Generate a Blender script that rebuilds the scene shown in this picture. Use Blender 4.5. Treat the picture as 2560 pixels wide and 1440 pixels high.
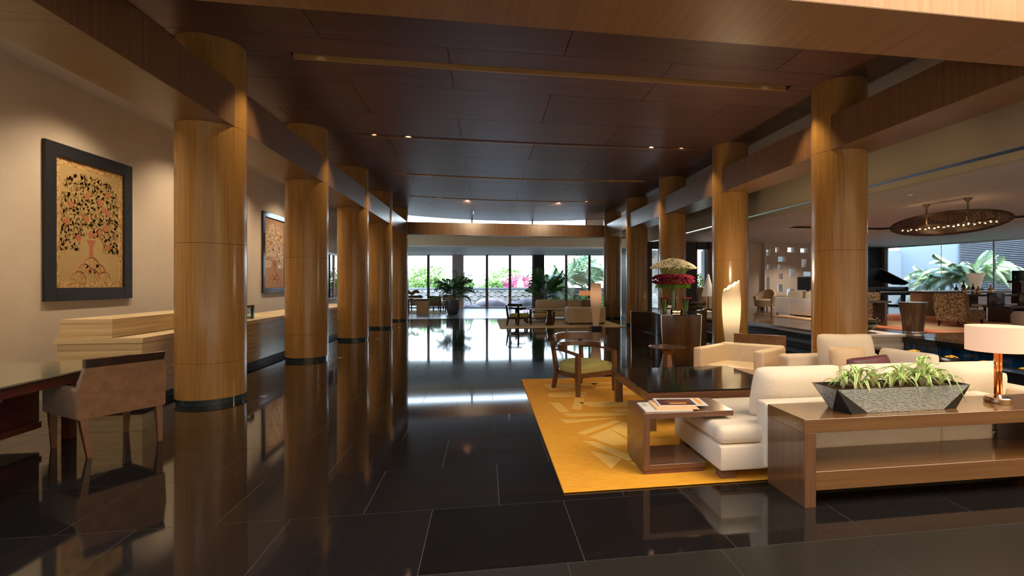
import bpy, bmesh, math, random
from mathutils import Vector, Matrix
PI = math.pi
R = math.radians
for o in list(bpy.data.objects):
    bpy.data.objects.remove(o)
S = bpy.context.scene
COL = S.collection

# ------------------------------------------------------------------ camera
cam_d = bpy.data.cameras.new('camera')
cam = bpy.data.objects.new('camera', cam_d)
COL.objects.link(cam)
cam.location = (0, 0, 1.55)
cam.rotation_euler = (PI / 2, 0, -math.atan(201 / 1265))
cam_d.sensor_width = 36
cam_d.lens = 36 * 1265 / 2560
cam_d.shift_x = -134 / 2560
cam_d.shift_y = -12 / 2560
cam_d.clip_start = 0.05
cam_d.clip_end = 300
S.camera = cam

# ------------------------------------------------------------------ view, world, lights
S.view_settings.view_transform = 'Standard'
S.view_settings.look = 'None'
S.view_settings.exposure = 0.15
S.view_settings.gamma = 1.0
S.view_settings.use_curve_mapping = False

W = bpy.data.worlds.new('world')
S.world = W
W.use_nodes = True
wn = W.node_tree.nodes
wl = W.node_tree.links
bg = wn['Background']
tc = wn.new('ShaderNodeTexCoord')
sx = wn.new('ShaderNodeSeparateXYZ')
cr = wn.new('ShaderNodeValToRGB')
wl.new(tc.outputs['Generated'], sx.inputs[0])
wl.new(sx.outputs['Z'], cr.inputs[0])
wl.new(cr.outputs[0], bg.inputs[0])
cr.color_ramp.elements[0].position = 0.0
cr.color_ramp.elements[0].color = (0.82, 0.91, 1.0, 1)
cr.color_ramp.elements[1].position = 0.6
cr.color_ramp.elements[1].color = (0.42, 0.62, 1.0, 1)
bg.inputs[1].default_value = 7.5


def light(kind, name, loc, power, color=(1, 1, 1), target=None, **kw):
    d = bpy.data.lights.new(name, kind)
    d.energy = power
    d.color = color
    for k, v in kw.items():
        setattr(d, k, v)
    o = bpy.data.objects.new(name, d)
    o.location = loc
    if target is not None:
        o.rotation_euler = (Vector(target) - Vector(loc)).to_track_quat('-Z', 'Y').to_euler()
    COL.objects.link(o)
    return o


# sun on the gardens
light('SUN', 'sun', (0, 0, 30), 9.0, (1.0, 0.93, 0.82), target=(5, 12, 10), angle=R(1.5))
# assumed atrium skylight: area light added behind and above the camera, no glazing modelled
light('AREA', 'assumed_atrium_light', (8.5, -0.9, 8.6), 1900, (1.0, 0.86, 0.67), target=(8.5, -0.9, 0),
      shape='RECTANGLE', size=10.0, size_y=7.6)
WARM = (1.0, 0.74, 0.44)
# window portals (guide sampling of the sky only)
p1 = light('AREA', 'window_portal', (1.2, 31.3, 1.75), 1, target=(0.9, 26, 1.75), shape='RECTANGLE', size=12.5, size_y=3.3)
p1.data.cycles.is_portal = True
p2 = light('AREA', 'window_portal', (19.9, 17.5, 1.9), 1, target=(10, 15.2, 1.9), shape='RECTANGLE', size=11, size_y=2.9)
p2.data.cycles.is_portal = True
p3 = light('AREA', 'window_portal', (1.0, 24.34, 4.15), 1, target=(1, 20, 4.15), shape='RECTANGLE', size=9, size_y=.9)
p3.data.cycles.is_portal = True


# ------------------------------------------------------------------ materials
def mat(name, color, rough=0.5, metal=0.0, spec=0.5, coat=0.0, emit=None, estr=0.0, trans=0.0, sheen=0.0):
    m = bpy.data.materials.new(name)
    m.use_nodes = True
    b = m.node_tree.nodes['Principled BSDF']
    b.inputs['Base Color'].default_value = (*color, 1)
    b.inputs['Roughness'].default_value = rough
    b.inputs['Metallic'].default_value = metal
    b.inputs['Specular IOR Level'].default_value = spec
    b.inputs['Coat Weight'].default_value = coat
    b.inputs['Transmission Weight'].default_value = trans
    b.inputs['Sheen Weight'].default_value = sheen
    if emit:
        b.inputs['Emission Color'].default_value = (*emit, 1)
        b.inputs['Emission Strength'].default_value = estr
    return m


def noisy(name, c1, c2, scale=(1, 1, 1), nscale=5.0, detail=4.0, rough=0.5, bump=0.0, lo=0.35, hi=0.65, rvar=0.0,
          vary=0.0, **kw):
    """principled material with a stretched noise between two colours"""
    m = mat(name, c1, rough, **kw)
    nt = m.node_tree
    N, L = nt.nodes, nt.links
    b = N['Principled BSDF']
    t = N.new('ShaderNodeTexCoord')
    mp = N.new('ShaderNodeMapping')
    mp.inputs['Scale'].default_value = scale
    L.new(t.outputs['Object'], mp.inputs[0])
    no = N.new('ShaderNodeTexNoise')
    no.inputs['Scale'].default_value = nscale
    no.inputs['Detail'].default_value = detail
    L.new(mp.outputs[0], no.inputs['Vector'])
    r = N.new('ShaderNodeValToRGB')
    r.color_ramp.elements[0].position = lo
    r.color_ramp.elements[0].color = (*c1, 1)
    r.color_ramp.elements[1].position = hi
    r.color_ramp.elements[1].color = (*c2, 1)
    L.new(no.outputs[0], r.inputs[0])
    out = r.outputs[0]
    if vary:
        oi = N.new('ShaderNodeObjectInfo')
        mr = N.new('ShaderNodeMapRange')
        mr.inputs[3].default_value = 1 - vary
        mr.inputs[4].default_value = 1 + vary
        L.new(oi.outputs['Random'], mr.inputs[0])
        hs = N.new('ShaderNodeHueSaturation')
        L.new(mr.outputs[0], hs.inputs['Value'])
        L.new(out, hs.inputs['Color'])
        out = hs.outputs[0]
    L.new(out, b.inputs['Base Color'])
    if rvar:
        mr = N.new('ShaderNodeMapRange')
        mr.inputs[3].default_value = rough - rvar
        mr.inputs[4].default_value = rough + rvar
        L.new(no.outputs[0], mr.inputs[0])
        L.new(mr.outputs[0], b.inputs['Roughness'])
    if bump:
        bp = N.new('ShaderNodeBump')
        bp.inputs['Strength'].default_value = bump
        bp.inputs['Distance'].default_value = 0.01
        L.new(no.outputs[0], bp.inputs['Height'])
        L.new(bp.outputs[0], b.inputs['Normal'])
    return m


def wood(name, c1, c2, axis='z', rough=0.3, coat=0.2, nscale=1.0, vary=0.0, bump=0.0):
    s = {'x': (0.6, 22, 22), 'y': (22, 0.6, 22), 'z': (22, 22, 0.6)}[axis]
    return noisy(name, c1, c2, scale=s, nscale=nscale, detail=5, rough=rough, coat=coat, lo=0.3, hi=0.7, vary=vary, bump=bump)


def glass_mat(name, tint=(0.95, 0.98, 0.97), refl=0.08, rough=0.0):
    m = bpy.data.materials.new(name)
    m.use_nodes = True
    N, L = m.node_tree.nodes, m.node_tree.links
    N.remove(N['Principled BSDF'])
    t = N.new('ShaderNodeBsdfTransparent')
    t.inputs[0].default_value = (*tint, 1)
    g = N.new('ShaderNodeBsdfGlossy')
    g.inputs['Roughness'].default_value = rough
    f = N.new('ShaderNodeFresnel')
    f.inputs[0].default_value = 1.45
    mx = N.new('ShaderNodeMixShader')
    L.new(f.outputs[0], mx.inputs[0])
    L.new(t.outputs[0], mx.inputs[1])
    L.new(g.outputs[0], mx.inputs[2])
    L.new(mx.outputs[0], N['Material Output'].inputs[0])
    return m


MT = {}
MT['column'] = wood('golden_veneer', (0.29, 0.145, 0.038), (0.41, 0.22, 0.062), 'z', rough=0.21, coat=0.0, nscale=1.9)
MT['beam'] = wood('beam_veneer', (0.15, 0.072, 0.030), (0.22, 0.115, 0.050), 'z', rough=0.33, coat=0.0, nscale=.9)
MT['beam_soffit'] = wood('beam_soffit_veneer', (0.17, 0.09, 0.036), (0.24, 0.13, 0.055), 'x', rough=0.33, coat=0.0)
MT['ceil'] = wood('ceiling_veneer', (0.115, 0.053, 0.044), (0.165, 0.083, 0.071), 'x', rough=0.42, coat=0.0, nscale=.8, vary=.10)
MT['ceil'].node_tree.nodes['Principled BSDF'].inputs['Specular IOR Level'].default_value = 0.55
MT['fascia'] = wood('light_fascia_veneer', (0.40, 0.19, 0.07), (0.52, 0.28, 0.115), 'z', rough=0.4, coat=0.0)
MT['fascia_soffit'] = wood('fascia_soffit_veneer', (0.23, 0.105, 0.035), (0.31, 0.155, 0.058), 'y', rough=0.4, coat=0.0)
MT['slotwood'] = wood('slot_veneer', (0.40, 0.20, 0.06), (0.52, 0.28, 0.10), 'x', rough=0.35, coat=0.0)
MT['walnut'] = wood('walnut_x', (0.105, 0.045, 0.022), (0.165, 0.075, 0.038), 'x', rough=0.26, coat=0.3)
MT['walnut_z'] = wood('walnut_z', (0.11, 0.050, 0.022), (0.155, 0.072, 0.032), 'z', rough=0.22, coat=0.3, nscale=2.5)
MT['console'] = wood('console_veneer', (0.13, 0.058, 0.017), (0.19, 0.090, 0.028), 'x', rough=0.22, coat=0.4)
MT['dark'] = wood('dark_wenge', (0.020, 0.010, 0.007), (0.038, 0.018, 0.011), 'z', rough=0.22, coat=0.3)
MT['darkx'] = wood('dark_brown_gloss', (0.045, 0.020, 0.012), (0.075, 0.035, 0.02), 'x', rough=0.15, coat=0.5)
MT['mahog'] = wood('mahogany', (0.05, 0.008, 0.005), (0.085, 0.016, 0.010), 'x', rough=0.3, coat=0.3)
MT['tile'] = noisy('black_granite', (0.007, 0.0066, 0.0066), (0.016, 0.0145, 0.014), nscale=60, detail=3, rough=0.055, spec=0.62, vary=.25, rvar=.015)
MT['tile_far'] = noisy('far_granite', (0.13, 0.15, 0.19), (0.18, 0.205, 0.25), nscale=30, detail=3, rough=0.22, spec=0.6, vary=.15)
MT['tile_near'] = noisy('flamed_granite', (0.018, 0.0155, 0.013), (0.032, 0.028, 0.023), nscale=90, detail=4, rough=0.3, spec=0.5, vary=.1)
MT['grout'] = mat('grout', (0.085, 0.075, 0.065), 0.7)
MT['wall'] = noisy('wall_paint', (0.62, 0.50, 0.36), (0.68, 0.56, 0.42), nscale=1.2, rough=0.75)
MT['lwall'] = mat('lounge_wall', (0.56, 0.47, 0.38), 0.7)
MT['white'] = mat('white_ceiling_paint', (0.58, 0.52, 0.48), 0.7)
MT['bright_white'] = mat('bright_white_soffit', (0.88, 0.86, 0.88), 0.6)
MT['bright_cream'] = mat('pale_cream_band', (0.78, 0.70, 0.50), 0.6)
MT['cream_fascia'] = mat('cream_fascia', (0.50, 0.43, 0.30), 0.7)
MT['black'] = mat('black_matte', (0.012, 0.012, 0.013), 0.5)
MT['blackgloss'] = mat('black_gloss', (0.012, 0.012, 0.014), 0.08, spec=0.6)
MT['bluegloss'] = noisy('black_step_stone', (0.008, 0.012, 0.022), (0.022, 0.034, 0.055), scale=(8, .7, 8), nscale=2.2, rough=0.16, spec=0.7, bump=0.5)
MT['mosaic'] = None
MT['bronze'] = mat('dark_bronze_frame', (0.15, 0.11, 0.085), 0.4)
MT['glass'] = glass_mat('window_glass')
MT['glass_green'] = glass_mat('green_edge_glass', (0.75, 0.9, 0.85))
MT['vase_glass'] = glass_mat('vase_glass', (0.92, 0.95, 0.95))
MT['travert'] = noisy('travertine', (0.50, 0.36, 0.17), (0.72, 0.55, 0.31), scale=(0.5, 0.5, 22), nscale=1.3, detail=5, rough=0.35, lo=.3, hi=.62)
MT['travert_dark'] = noisy('dark_tan_travertine', (0.28, 0.19, 0.09), (0.50, 0.37, 0.21), scale=(0.5, 0.5, 30), nscale=1.5, detail=5, rough=0.16, lo=.3, hi=.7)  # darker, glossier travertine for the counter front panels
MT['marble'] = noisy('white_marble', (0.55, 0.50, 0.44), (0.68, 0.63, 0.56), nscale=2, rough=0.3)
MT['cream'] = noisy('cream_upholstery', (0.72, 0.60, 0.43), (0.80, 0.68, 0.51), scale=(1, 1, 1), nscale=120, detail=2, rough=0.8, bump=0.15)
MT['creamseam'] = mat('cream_piping', (0.58, 0.48, 0.35), 0.8)
MT['leather'] = noisy('cream_leather', (0.80, 0.64, 0.41), (0.86, 0.70, 0.47), nscale=30, rough=0.42, bump=0.05)
MT['greyleather'] = noisy('pale_grey_leather', (0.55, 0.50, 0.46), (0.62, 0.57, 0.53), nscale=30, rough=0.45)
MT['plum'] = noisy('plum_satin', (0.12, 0.035, 0.045), (0.17, 0.05, 0.065), nscale=8, rough=0.45, bump=0.1)
MT['peach'] = mat('peach_satin', (0.74, 0.52, 0.30), 0.5)
MT['green_fab'] = noisy('green_woven_fabric', (0.36, 0.33, 0.09), (0.50, 0.46, 0.17), nscale=70, rough=0.85, bump=0.3)
MT['suede'] = noisy('tan_suede', (0.15, 0.072, 0.03), (0.20, 0.10, 0.042), nscale=14, rough=0.9, sheen=0.3)
MT['tanfab'] = noisy('tan_fabric', (0.36, 0.25, 0.15), (0.42, 0.30, 0.19), nscale=20, rough=0.8)
MT['leopard'] = noisy('mottled_brown_fabric', (0.07, 0.04, 0.018), (0.33, 0.22, 0.11), nscale=26, detail=3, rough=0.8, lo=.42, hi=.58)
MT['rug'] = noisy('marigold_rug_pile', (0.70, 0.29, 0.010), (0.84, 0.40, 0.025), scale=(3, 40, 3), nscale=3, detail=4, rough=0.95, bump=0.4)
MT['rug_lt'] = noisy('pale_gold_rug_pile', (0.85, 0.48, 0.08), (0.92, 0.56, 0.13), scale=(3, 40, 3), nscale=3, detail=4, rough=0.95, bump=0.4)
MT['rug2'] = noisy('straw_rug_pile', (0.45, 0.33, 0.15), (0.55, 0.42, 0.22), scale=(3, 30, 3), nscale=3, rough=0.95)
MT['rug3'] = noisy('red_sand_rug_pile', (0.55, 0.16, 0.06), (0.70, 0.50, 0.28), scale=(.5, .35, 1), nscale=1.1, detail=1, rough=0.95, lo=.42, hi=.56)
MT['nickel'] = mat('brushed_nickel', (0.62, 0.52, 0.38), 0.22, metal=1.0)
MT['steel'] = mat('steel_edge', (0.75, 0.78, 0.82), 0.18, metal=1.0)
MT['copper'] = mat('copper_tube', (0.85, 0.30, 0.08), 0.16, metal=1.0)
MT['bronze_tbl'] = mat('bronze_table', (0.16, 0.085, 0.05), 0.25, metal=0.7)
MT['planter'] = None
MT['soil'] = noisy('soil', (0.05, 0.02, 0.01), (0.16, 0.07, 0.03), nscale=60, rough=0.95, bump=0.6)
MT['leaf_edge'] = mat('pale_leaf_margin', (0.80, 0.82, 0.40), 0.5)
MT['leaf_mid'] = mat('green_leaf_midrib', (0.18, 0.42, 0.04), 0.45)
MT['palm'] = noisy('palm_leaf', (0.016, 0.07, 0.012), (0.05, 0.15, 0.03), nscale=2, rough=0.4, vary=.3)
MT['palm_out'] = noisy('garden_palm_leaf', (0.16, 0.30, 0.11), (0.55, 0.62, 0.42), nscale=1.5, rough=0.45, vary=.3)
MT['bush'] = noisy('garden_leaf', (0.10, 0.22, 0.04), (0.28, 0.42, 0.10), nscale=1.3, rough=0.5)
MT['bush_dk'] = noisy('glossy_shrub_leaf', (0.06, 0.18, 0.07), (0.25, 0.42, 0.22), nscale=1.3, rough=0.35)
MT['pink'] = noisy('bougainvillea', (0.55, 0.03, 0.20), (0.75, 0.10, 0.35), nscale=3, rough=0.6)
MT['trunk'] = mat('stem_brown', (0.10, 0.07, 0.04), 0.8)
MT['pot'] = mat('charcoal_pot', (0.030, 0.030, 0.034), 0.45)
MT['stone'] = noisy('garden_stone', (0.11, 0.12, 0.125), (0.27, 0.27, 0.265), nscale=3, rough=0.85, vary=.25, bump=.3)
MT['boulder'] = noisy('pink_boulder', (0.14, 0.10, 0.10), (0.25, 0.19, 0.185), nscale=2, rough=0.85)
MT['coping'] = mat('grey_coping', (0.12, 0.145, 0.165), 0.35)
MT['water'] = mat('pond_water', (0.03, 0.05, 0.05), 0.03, spec=0.8)
MT['poolwater'] = mat('pool_water', (0.006, 0.010, 0.012), 0.02, spec=0.8)
MT['bluetile'] = noisy('blue_pool_tile', (0.004, 0.02, 0.07), (0.01, 0.06, 0.14), nscale=3, rough=0.12, vary=.6)
MT['lawn'] = noisy('lawn', (0.12, 0.22, 0.05), (0.22, 0.34, 0.09), nscale=3, rough=0.9)
MT['paving'] = mat('outdoor_paving', (0.35, 0.34, 0.32), 0.8)
MT['marigold'] = mat('marigold_petal', (0.90, 0.52, 0.01), 0.6)
MT['whiteflower'] = noisy('cream_chrysanthemum', (0.78, 0.74, 0.52), (0.90, 0.87, 0.70), nscale=20, rough=0.7)
MT['redflower'] = noisy('crimson_carnation', (0.16, 0.004, 0.02), (0.42, 0.015, 0.08), nscale=30, rough=0.7)
MT['stem'] = mat('flower_stem', (0.10, 0.20, 0.03), 0.6)
MT['lamp_shade'] = mat('peach_lampshade', (0.62, 0.42, 0.29), 0.8, emit=(1.0, 0.58, 0.36), estr=0.50)
MT['shade_in'] = mat('lampshade_lining', (0.95, 0.85, 0.6), 0.8, emit=(1.0, 0.80, 0.45), estr=1.0)
MT['glowlamp'] = None
MT['lampwhite'] = mat('white_paper_shade', (0.80, 0.74, 0.66), 0.7, emit=(1.0, 0.82, 0.62), estr=0.12)
MT['orange_shade'] = mat('orange_shade', (0.60, 0.22, 0.08), 0.7, emit=(1.0, 0.35, 0.12), estr=0.35)
MT['bulb'] = mat('glowing_bulb', (1, 0.8, 0.5), 0.4, emit=(1.0, 0.72, 0.36), estr=9.0)
MT['cool_bulb'] = mat('glowing_downlight', (1, 0.95, 0.9), 0.4, emit=(1.0, 0.90, 0.75), estr=6.0)
MT['wicker'] = mat('dark_woven_rattan', (0.05, 0.018, 0.010), 0.55)
MT['urli'] = mat('aged_bronze_bowl', (0.12, 0.10, 0.055), 0.38, metal=0.8)
MT['paper'] = mat('newsprint', (0.72, 0.66, 0.55), 0.8)
MT['paper_peach'] = mat('peach_newsprint', (0.85, 0.52, 0.28), 0.8)
MT['cover'] = mat('plum_cover', (0.10, 0.035, 0.035), 0.35)
MT['orange_ink'] = mat('orange_ink', (0.85, 0.33, 0.05), 0.5)
MT['ink'] = mat('dark_ink', (0.10, 0.08, 0.07), 0.6)
MT['canvas'] = mat('ochre_cloth', (0.44, 0.29, 0.11), 0.8)
MT['canvas2'] = mat('pinkish_cloth', (0.40, 0.22, 0.12), 0.8)
MT['border'] = noisy('ochre_border_print', (0.34, 0.17, 0.05), (0.58, 0.36, 0.13), nscale=26, rough=0.8, lo=.4, hi=.55)
MT['printleaf'] = mat('olive_print_ink', (0.27, 0.16, 0.035), 0.8)
MT['printred'] = mat('russet_print_ink', (0.42, 0.13, 0.05), 0.8)
MT['printgold'] = mat('gold_leaf_ink', (0.85, 0.62, 0.28), 0.35)
MT['whiskey'] = mat('amber_bottle', (0.30, 0.10, 0.015), 0.1, spec=.7)
MT['darkglass'] = mat('dark_bottle', (0.02, 0.012, 0.008), 0.1, spec=.7)
MT['screen'] = mat('tv_screen', (0.006, 0.006, 0.007), 0.25)
MT['louvre'] = mat('dark_louvre', (0.10, 0.10, 0.11), 0.5)
MT['darkwall'] = mat('dark_blue_panel', (0.018, 0.020, 0.027), 0.5)
MT['redwood'] = wood('reddish_post', (0.13, 0.045, 0.025), (0.19, 0.07, 0.04), 'z', rough=0.35)
MT['extwall'] = mat('pale_outdoor_render', (0.20, 0.24, 0.28), 0.8)
MT['parquet'] = wood('lounge_dark_floor', (0.045, 0.022, 0.018), (0.08, 0.042, 0.032), 'y', rough=0.13, coat=0.3)
MT['candle'] = mat('candle_glow', (1, .8, .6), .4, emit=(1.0, .55, .30), estr=1.6)


def brick_mat(name, c1, c2, mortar, scale, bw, bh, msize, rough):
    m = mat(name, c1, rough)
    N, L = m.node_tree.nodes, m.node_tree.links
    t = N.new('ShaderNodeTexCoord')
    s = N.new('ShaderNodeSeparateXYZ')
    L.new(t.outputs['Object'], s.inputs[0])
    at = N.new('ShaderNodeMath'); at.operation = 'ARCTAN2'
    L.new(s.outputs['Y'], at.inputs[0]); L.new(s.outputs['X'], at.inputs[1])
    mu = N.new('ShaderNodeMath'); mu.operation = 'MULTIPLY'; mu.inputs[1].default_value = 0.4
    L.new(at.outputs[0], mu.inputs[0])
    c = N.new('ShaderNodeCombineXYZ')
    L.new(mu.outputs[0], c.inputs[0]); L.new(s.outputs['Z'], c.inputs[1])
    b = N.new('ShaderNodeTexBrick')
    b.offset = 0.0
    b.inputs['Color1'].default_value = (*c1, 1)
    b.inputs['Color2'].default_value = (*c2, 1)
    b.inputs['Mortar'].default_value = (*mortar, 1)
    b.inputs['Scale'].default_value = scale
    b.inputs['Brick Width'].default_value = bw
    b.inputs['Row Height'].default_value = bh
    b.inputs['Mortar Size'].default_value = msize
    L.new(c.outputs[0], b.inputs['Vector'])
    L.new(b.outputs['Color'], N['Principled BSDF'].inputs['Base Color'])
    return m


MT['mosaic'] = brick_mat('dark_mosaic', (0.006, 0.02, 0.024), (0.012, 0.035, 0.04), (0.10, 0.12, 0.11), 1.0, 0.028, 0.028, 0.0016, 0.12)


def glow_mat(name, base, hot, z0, z1, zc, width, smax, pleats=0.0):
    """lamp fabric lit from a bulb inside at height zc"""
    m = mat(name, base, 0.8)
    N, L = m.node_tree.nodes, m.node_tree.links
    t = N.new('ShaderNodeTexCoord')
    s = N.new('ShaderNodeSeparateXYZ')
    L.new(t.outputs['Object'], s.inputs[0])
    r = N.new('ShaderNodeValToRGB')
    mr = N.new('ShaderNodeMapRange')
    mr.inputs[1].default_value = z0
    mr.inputs[2].default_value = z1
    L.new(s.outputs['Z'], mr.inputs[0])
    L.new(mr.outputs[0], r.inputs[0])
    c = (zc - z0) / (z1 - z0)
    w = width / (z1 - z0)
    e = r.color_ramp.elements
    e[0].position = max(0, c - w); e[0].color = (.15, .15, .15, 1)
    e[1].position = min(1, c + w); e[1].color = (.15, .15, .15, 1)
    k = e.new(c); k.color = (1, 1, 1, 1)
    r.color_ramp.interpolation = 'EASE'
    mu = N.new('ShaderNodeMath'); mu.operation = 'MULTIPLY'; mu.inputs[1].default_value = smax
    L.new(r.outputs[0], mu.inputs[0])
    b = N['Principled BSDF']
    b.inputs['Emission Color'].default_value = (*hot, 1)
    L.new(mu.outputs[0], b.inputs['Emission Strength'])
    return m


MT['glowlamp'] = glow_mat('glowing_pleated_silk', (0.66, 0.53, 0.36), (1.0, 0.70, 0.36), 0, 1.6, 0.98, 0.5, 1.15)
MT['glowlamp2'] = glow_mat('dim_pleated_silk', (0.72, 0.58, 0.42), (1.0, 0.50, 0.24), 0, 1.6, 1.2, 0.55, 0.45)


def planter_mat():
    m = mat('hammered_pewter', (0.3, 0.31, 0.26), 0.36, metal=0.45)
    N, L = m.node_tree.nodes, m.node_tree.links
    t = N.new('ShaderNodeTexCoord')
    mp = N.new('ShaderNodeMapping')
    mp.inputs['Scale'].default_value = (40, 40, 130)
    L.new(t.outputs['Object'], mp.inputs[0])
    v = N.new('ShaderNodeTexVoronoi')
    v.inputs['Scale'].default_value = 1.0
    L.new(mp.outputs[0], v.inputs['Vector'])
    r = N.new('ShaderNodeValToRGB')
    r.color_ramp.elements[0].color = (0.56, 0.60, 0.56, 1)
    r.color_ramp.elements[1].color = (0.22, 0.23, 0.19, 1)
    L.new(v.outputs['Distance'], r.inputs[0])
    b = N['Principled BSDF']
    L.new(r.outputs[0], b.inputs['Base Color'])
    bp = N.new('ShaderNodeBump')
    bp.inputs['Strength'].default_value = 0.6
    bp.inputs['Distance'].default_value = 0.004
    bp.invert = True
    L.new(v.outputs['Distance'], bp.inputs['Height'])
    L.new(bp.outputs[0], b.inputs['Normal'])
    return m


MT['planter'] = planter_mat()
MT['planter_dark'] = mat('dark_pewter_facet', (0.045, 0.042, 0.038), 0.3, metal=0.6)
MT['panel_dk'] = wood('dark_curved_veneer', (0.055, 0.024, 0.011), (0.095, 0.044, 0.018), 'z', rough=0.22, coat=0.3)


# ------------------------------------------------------------------ mesh helpers
class M:
    def __init__(s):
        s.bm = bmesh.new()

    def _add(s, verts, faces, mx=None):
        vs = [s.bm.verts.new((mx @ Vector(v)) if mx else v) for v in verts]
        for f in faces:
            try:
                s.bm.faces.new([vs[i] for i in f])
            except ValueError:
                pass
        return vs

    def box(s, x0, x1, y0, y1, z0, z1, r=0.0, seg=2, mx=None):
        b = bmesh.new() if r else s.bm
        pts = [(x, y, z) for z in (z0, z1) for y in (y0, y1) for x in (x0, x1)]
        fs = [(0, 2, 3, 1), (4, 5, 7, 6), (0, 1, 5, 4), (2, 6, 7, 3), (0, 4, 6, 2), (1, 3, 7, 5)]
        if not r:
            s._add(pts, fs, mx)
            return s
        vs = [b.verts.new(p) for p in pts]
        for f in fs:
            b.faces.new([vs[i] for i in f])
        bmesh.ops.bevel(b, geom=list(b.edges), offset=r, segments=seg, profile=0.5, affect='EDGES')
        s.merge(b, mx)
        return s

    def merge(s, b, mx=None):
        b.verts.index_update()
        s._add([v.co.copy() for v in b.verts], [[v.index for v in f.verts] for f in b.faces], mx)
        b.free()

    def prism(s, pts, z0, z1, axis='z', mx=None):
        n = len(pts)
        def P(p, h):
            if axis == 'z': return (p[0], p[1], h)
            if axis == 'y': return (p[0], h, p[1])
            return (h, p[0], p[1])
        v = [P(p, z0) for p in pts] + [P(p, z1) for p in pts]
        f = [tuple(range(n))[::-1], tuple(range(n, 2 * n))] + [(i, (i + 1) % n, n + (i + 1) % n, n + i) for i in range(n)]
        s._add(v, f, mx)
        return s

    def loft(s, rings, cap=True, closed=True, mx=None):
        n = len(rings[0])
        v = [p for r in rings for p in r]
        f = []
        for k in range(len(rings) - 1):
            for i in range(n if closed else n - 1):
                j = (i + 1) % n
                f.append((k * n + i, k * n + j, (k + 1) * n + j, (k + 1) * n + i))
        if cap and closed:
            f.append(tuple(range(n))[::-1])
            f.append(tuple(range((len(rings) - 1) * n, len(rings) * n)))
        s._add(v, f, mx)
        return s

    def lathe(s, prof, cx=0, cy=0, n=32, a0=0, a1=2 * PI, mx=None):
        full = abs(a1 - a0 - 2 * PI) < 1e-6
        m = n if full else n + 1
        rings = [[(cx + r * math.cos(a0 + (a1 - a0) * i / n), cy + r * math.sin(a0 + (a1 - a0) * i / n), z)
                  for i in range(m)] for r, z in prof]
        s.loft(rings, cap=full, closed=full, mx=mx)
        return s

    def bar(s, p0, p1, w0, w1=None, mx=None, d0=None, d1=None):
        """square/rect bar between two points"""
        w1 = w0 if w1 is None else w1
        d0 = w0 if d0 is None else d0
        d1 = w1 if d1 is None else d1
        p0, p1 = Vector(p0), Vector(p1)
        d = (p1 - p0).normalized()
        up = Vector((0, 1, 0)) if abs(d.z) > 0.7 else Vector((0, 0, 1))
        a = d.cross(up).normalized()
        b = a.cross(d).normalized()
        rs = []
        for p, w, q in ((p0, w0, d0), (p1, w1, d1)):
            rs.append([p + a * sx * w / 2 + b * sy * q / 2 for sx, sy in ((-1, -1), (1, -1), (1, 1), (-1, 1))])
        s.loft(rs, mx=mx)
        return s

    def tube(s, path, r, n=8, closed=False, mx=None):
        path = [Vector(p) for p in path]
        m = len(path)
        rings = []
        prev = None
        for i, p in enumerate(path):
            if closed:
                d = (path[(i + 1) % m] - path[i - 1]).normalized()
            else:
                d = (path[min(i + 1, m - 1)] - path[max(i - 1, 0)]).normalized()
            if prev is None:
                up = Vector((0, 0, 1)) if abs(d.z) < 0.9 else Vector((1, 0, 0))
                a = d.cross(up).normalized()
            else:
                a = (prev - d * prev.dot(d)).normalized()
            prev = a
            b = d.cross(a)
            rr = r(i / max(1, m - 1)) if callable(r) else r
            rings.append([p + (a * math.cos(t) + b * math.sin(t)) * rr for t in [2 * PI * k / n for k in range(n)]])
        if closed:
            rings.append(rings[0])
        s.loft(rings, cap=not closed, mx=mx)
        return s

    def pillow(s, w, h, t, mx=None, n=10, p=3.0):
        """soft cushion lying in local XZ plane, thickness along Y"""
        pts = []
        for side in (-1, 1):
            for j in range(n + 1):
                for i in range(n + 1):
                    u = -1 + 2 * i / n
                    v = -1 + 2 * j / n
                    k = max(0.0, (1 - abs(u) ** p) * (1 - abs(v) ** p)) ** 0.5
                    pin = 1 - 0.07 * abs(v) ** 3 * abs(u) ** 6
                    pin2 = 1 - 0.07 * (1 - abs(u) ** 2) * abs(v) ** 6 - 0.10 * abs(u) ** 5 * abs(v) ** 3
                    pts.append((u * w / 2 * pin, side * (t / 2 * k + 0.004), v * h / 2 * pin2))
        f = []
        N1 = (n + 1) * (n + 1)
        for sidx in range(2):
            for j in range(n):
                for i in range(n):
                    a = sidx * N1 + j * (n + 1) + i
                    q = (a, a + 1, a + n + 2, a + n + 1)
                    f.append(q if sidx == 0 else q[::-1])
        edge = [i for i in range(n + 1)] + [(j + 1) * (n + 1) + n for j in range(n)] + \
               [n * (n + 1) + n - 1 - i for i in range(n)] + [(n - 1 - j) * (n + 1) for j in range(n - 1)]
        for k in range(len(edge)):
            a, b = edge[k], edge[(k + 1) % len(edge)]
            f.append((a, N1 + a, N1 + b, b))
        s._add(pts, f, mx)
        return s

    def mesh(s, name, smooth=None):
        bmesh.ops.recalc_face_normals(s.bm, faces=list(s.bm.faces))
        me = bpy.data.meshes.new(name)
        s.bm.to_mesh(me)
        s.bm.free()
        if smooth:
            me.polygons.foreach_set('use_smooth', [True] * len(me.polygons))
            if smooth is not True:
                me.set_sharp_from_angle(angle=R(smooth))
        return me


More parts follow.
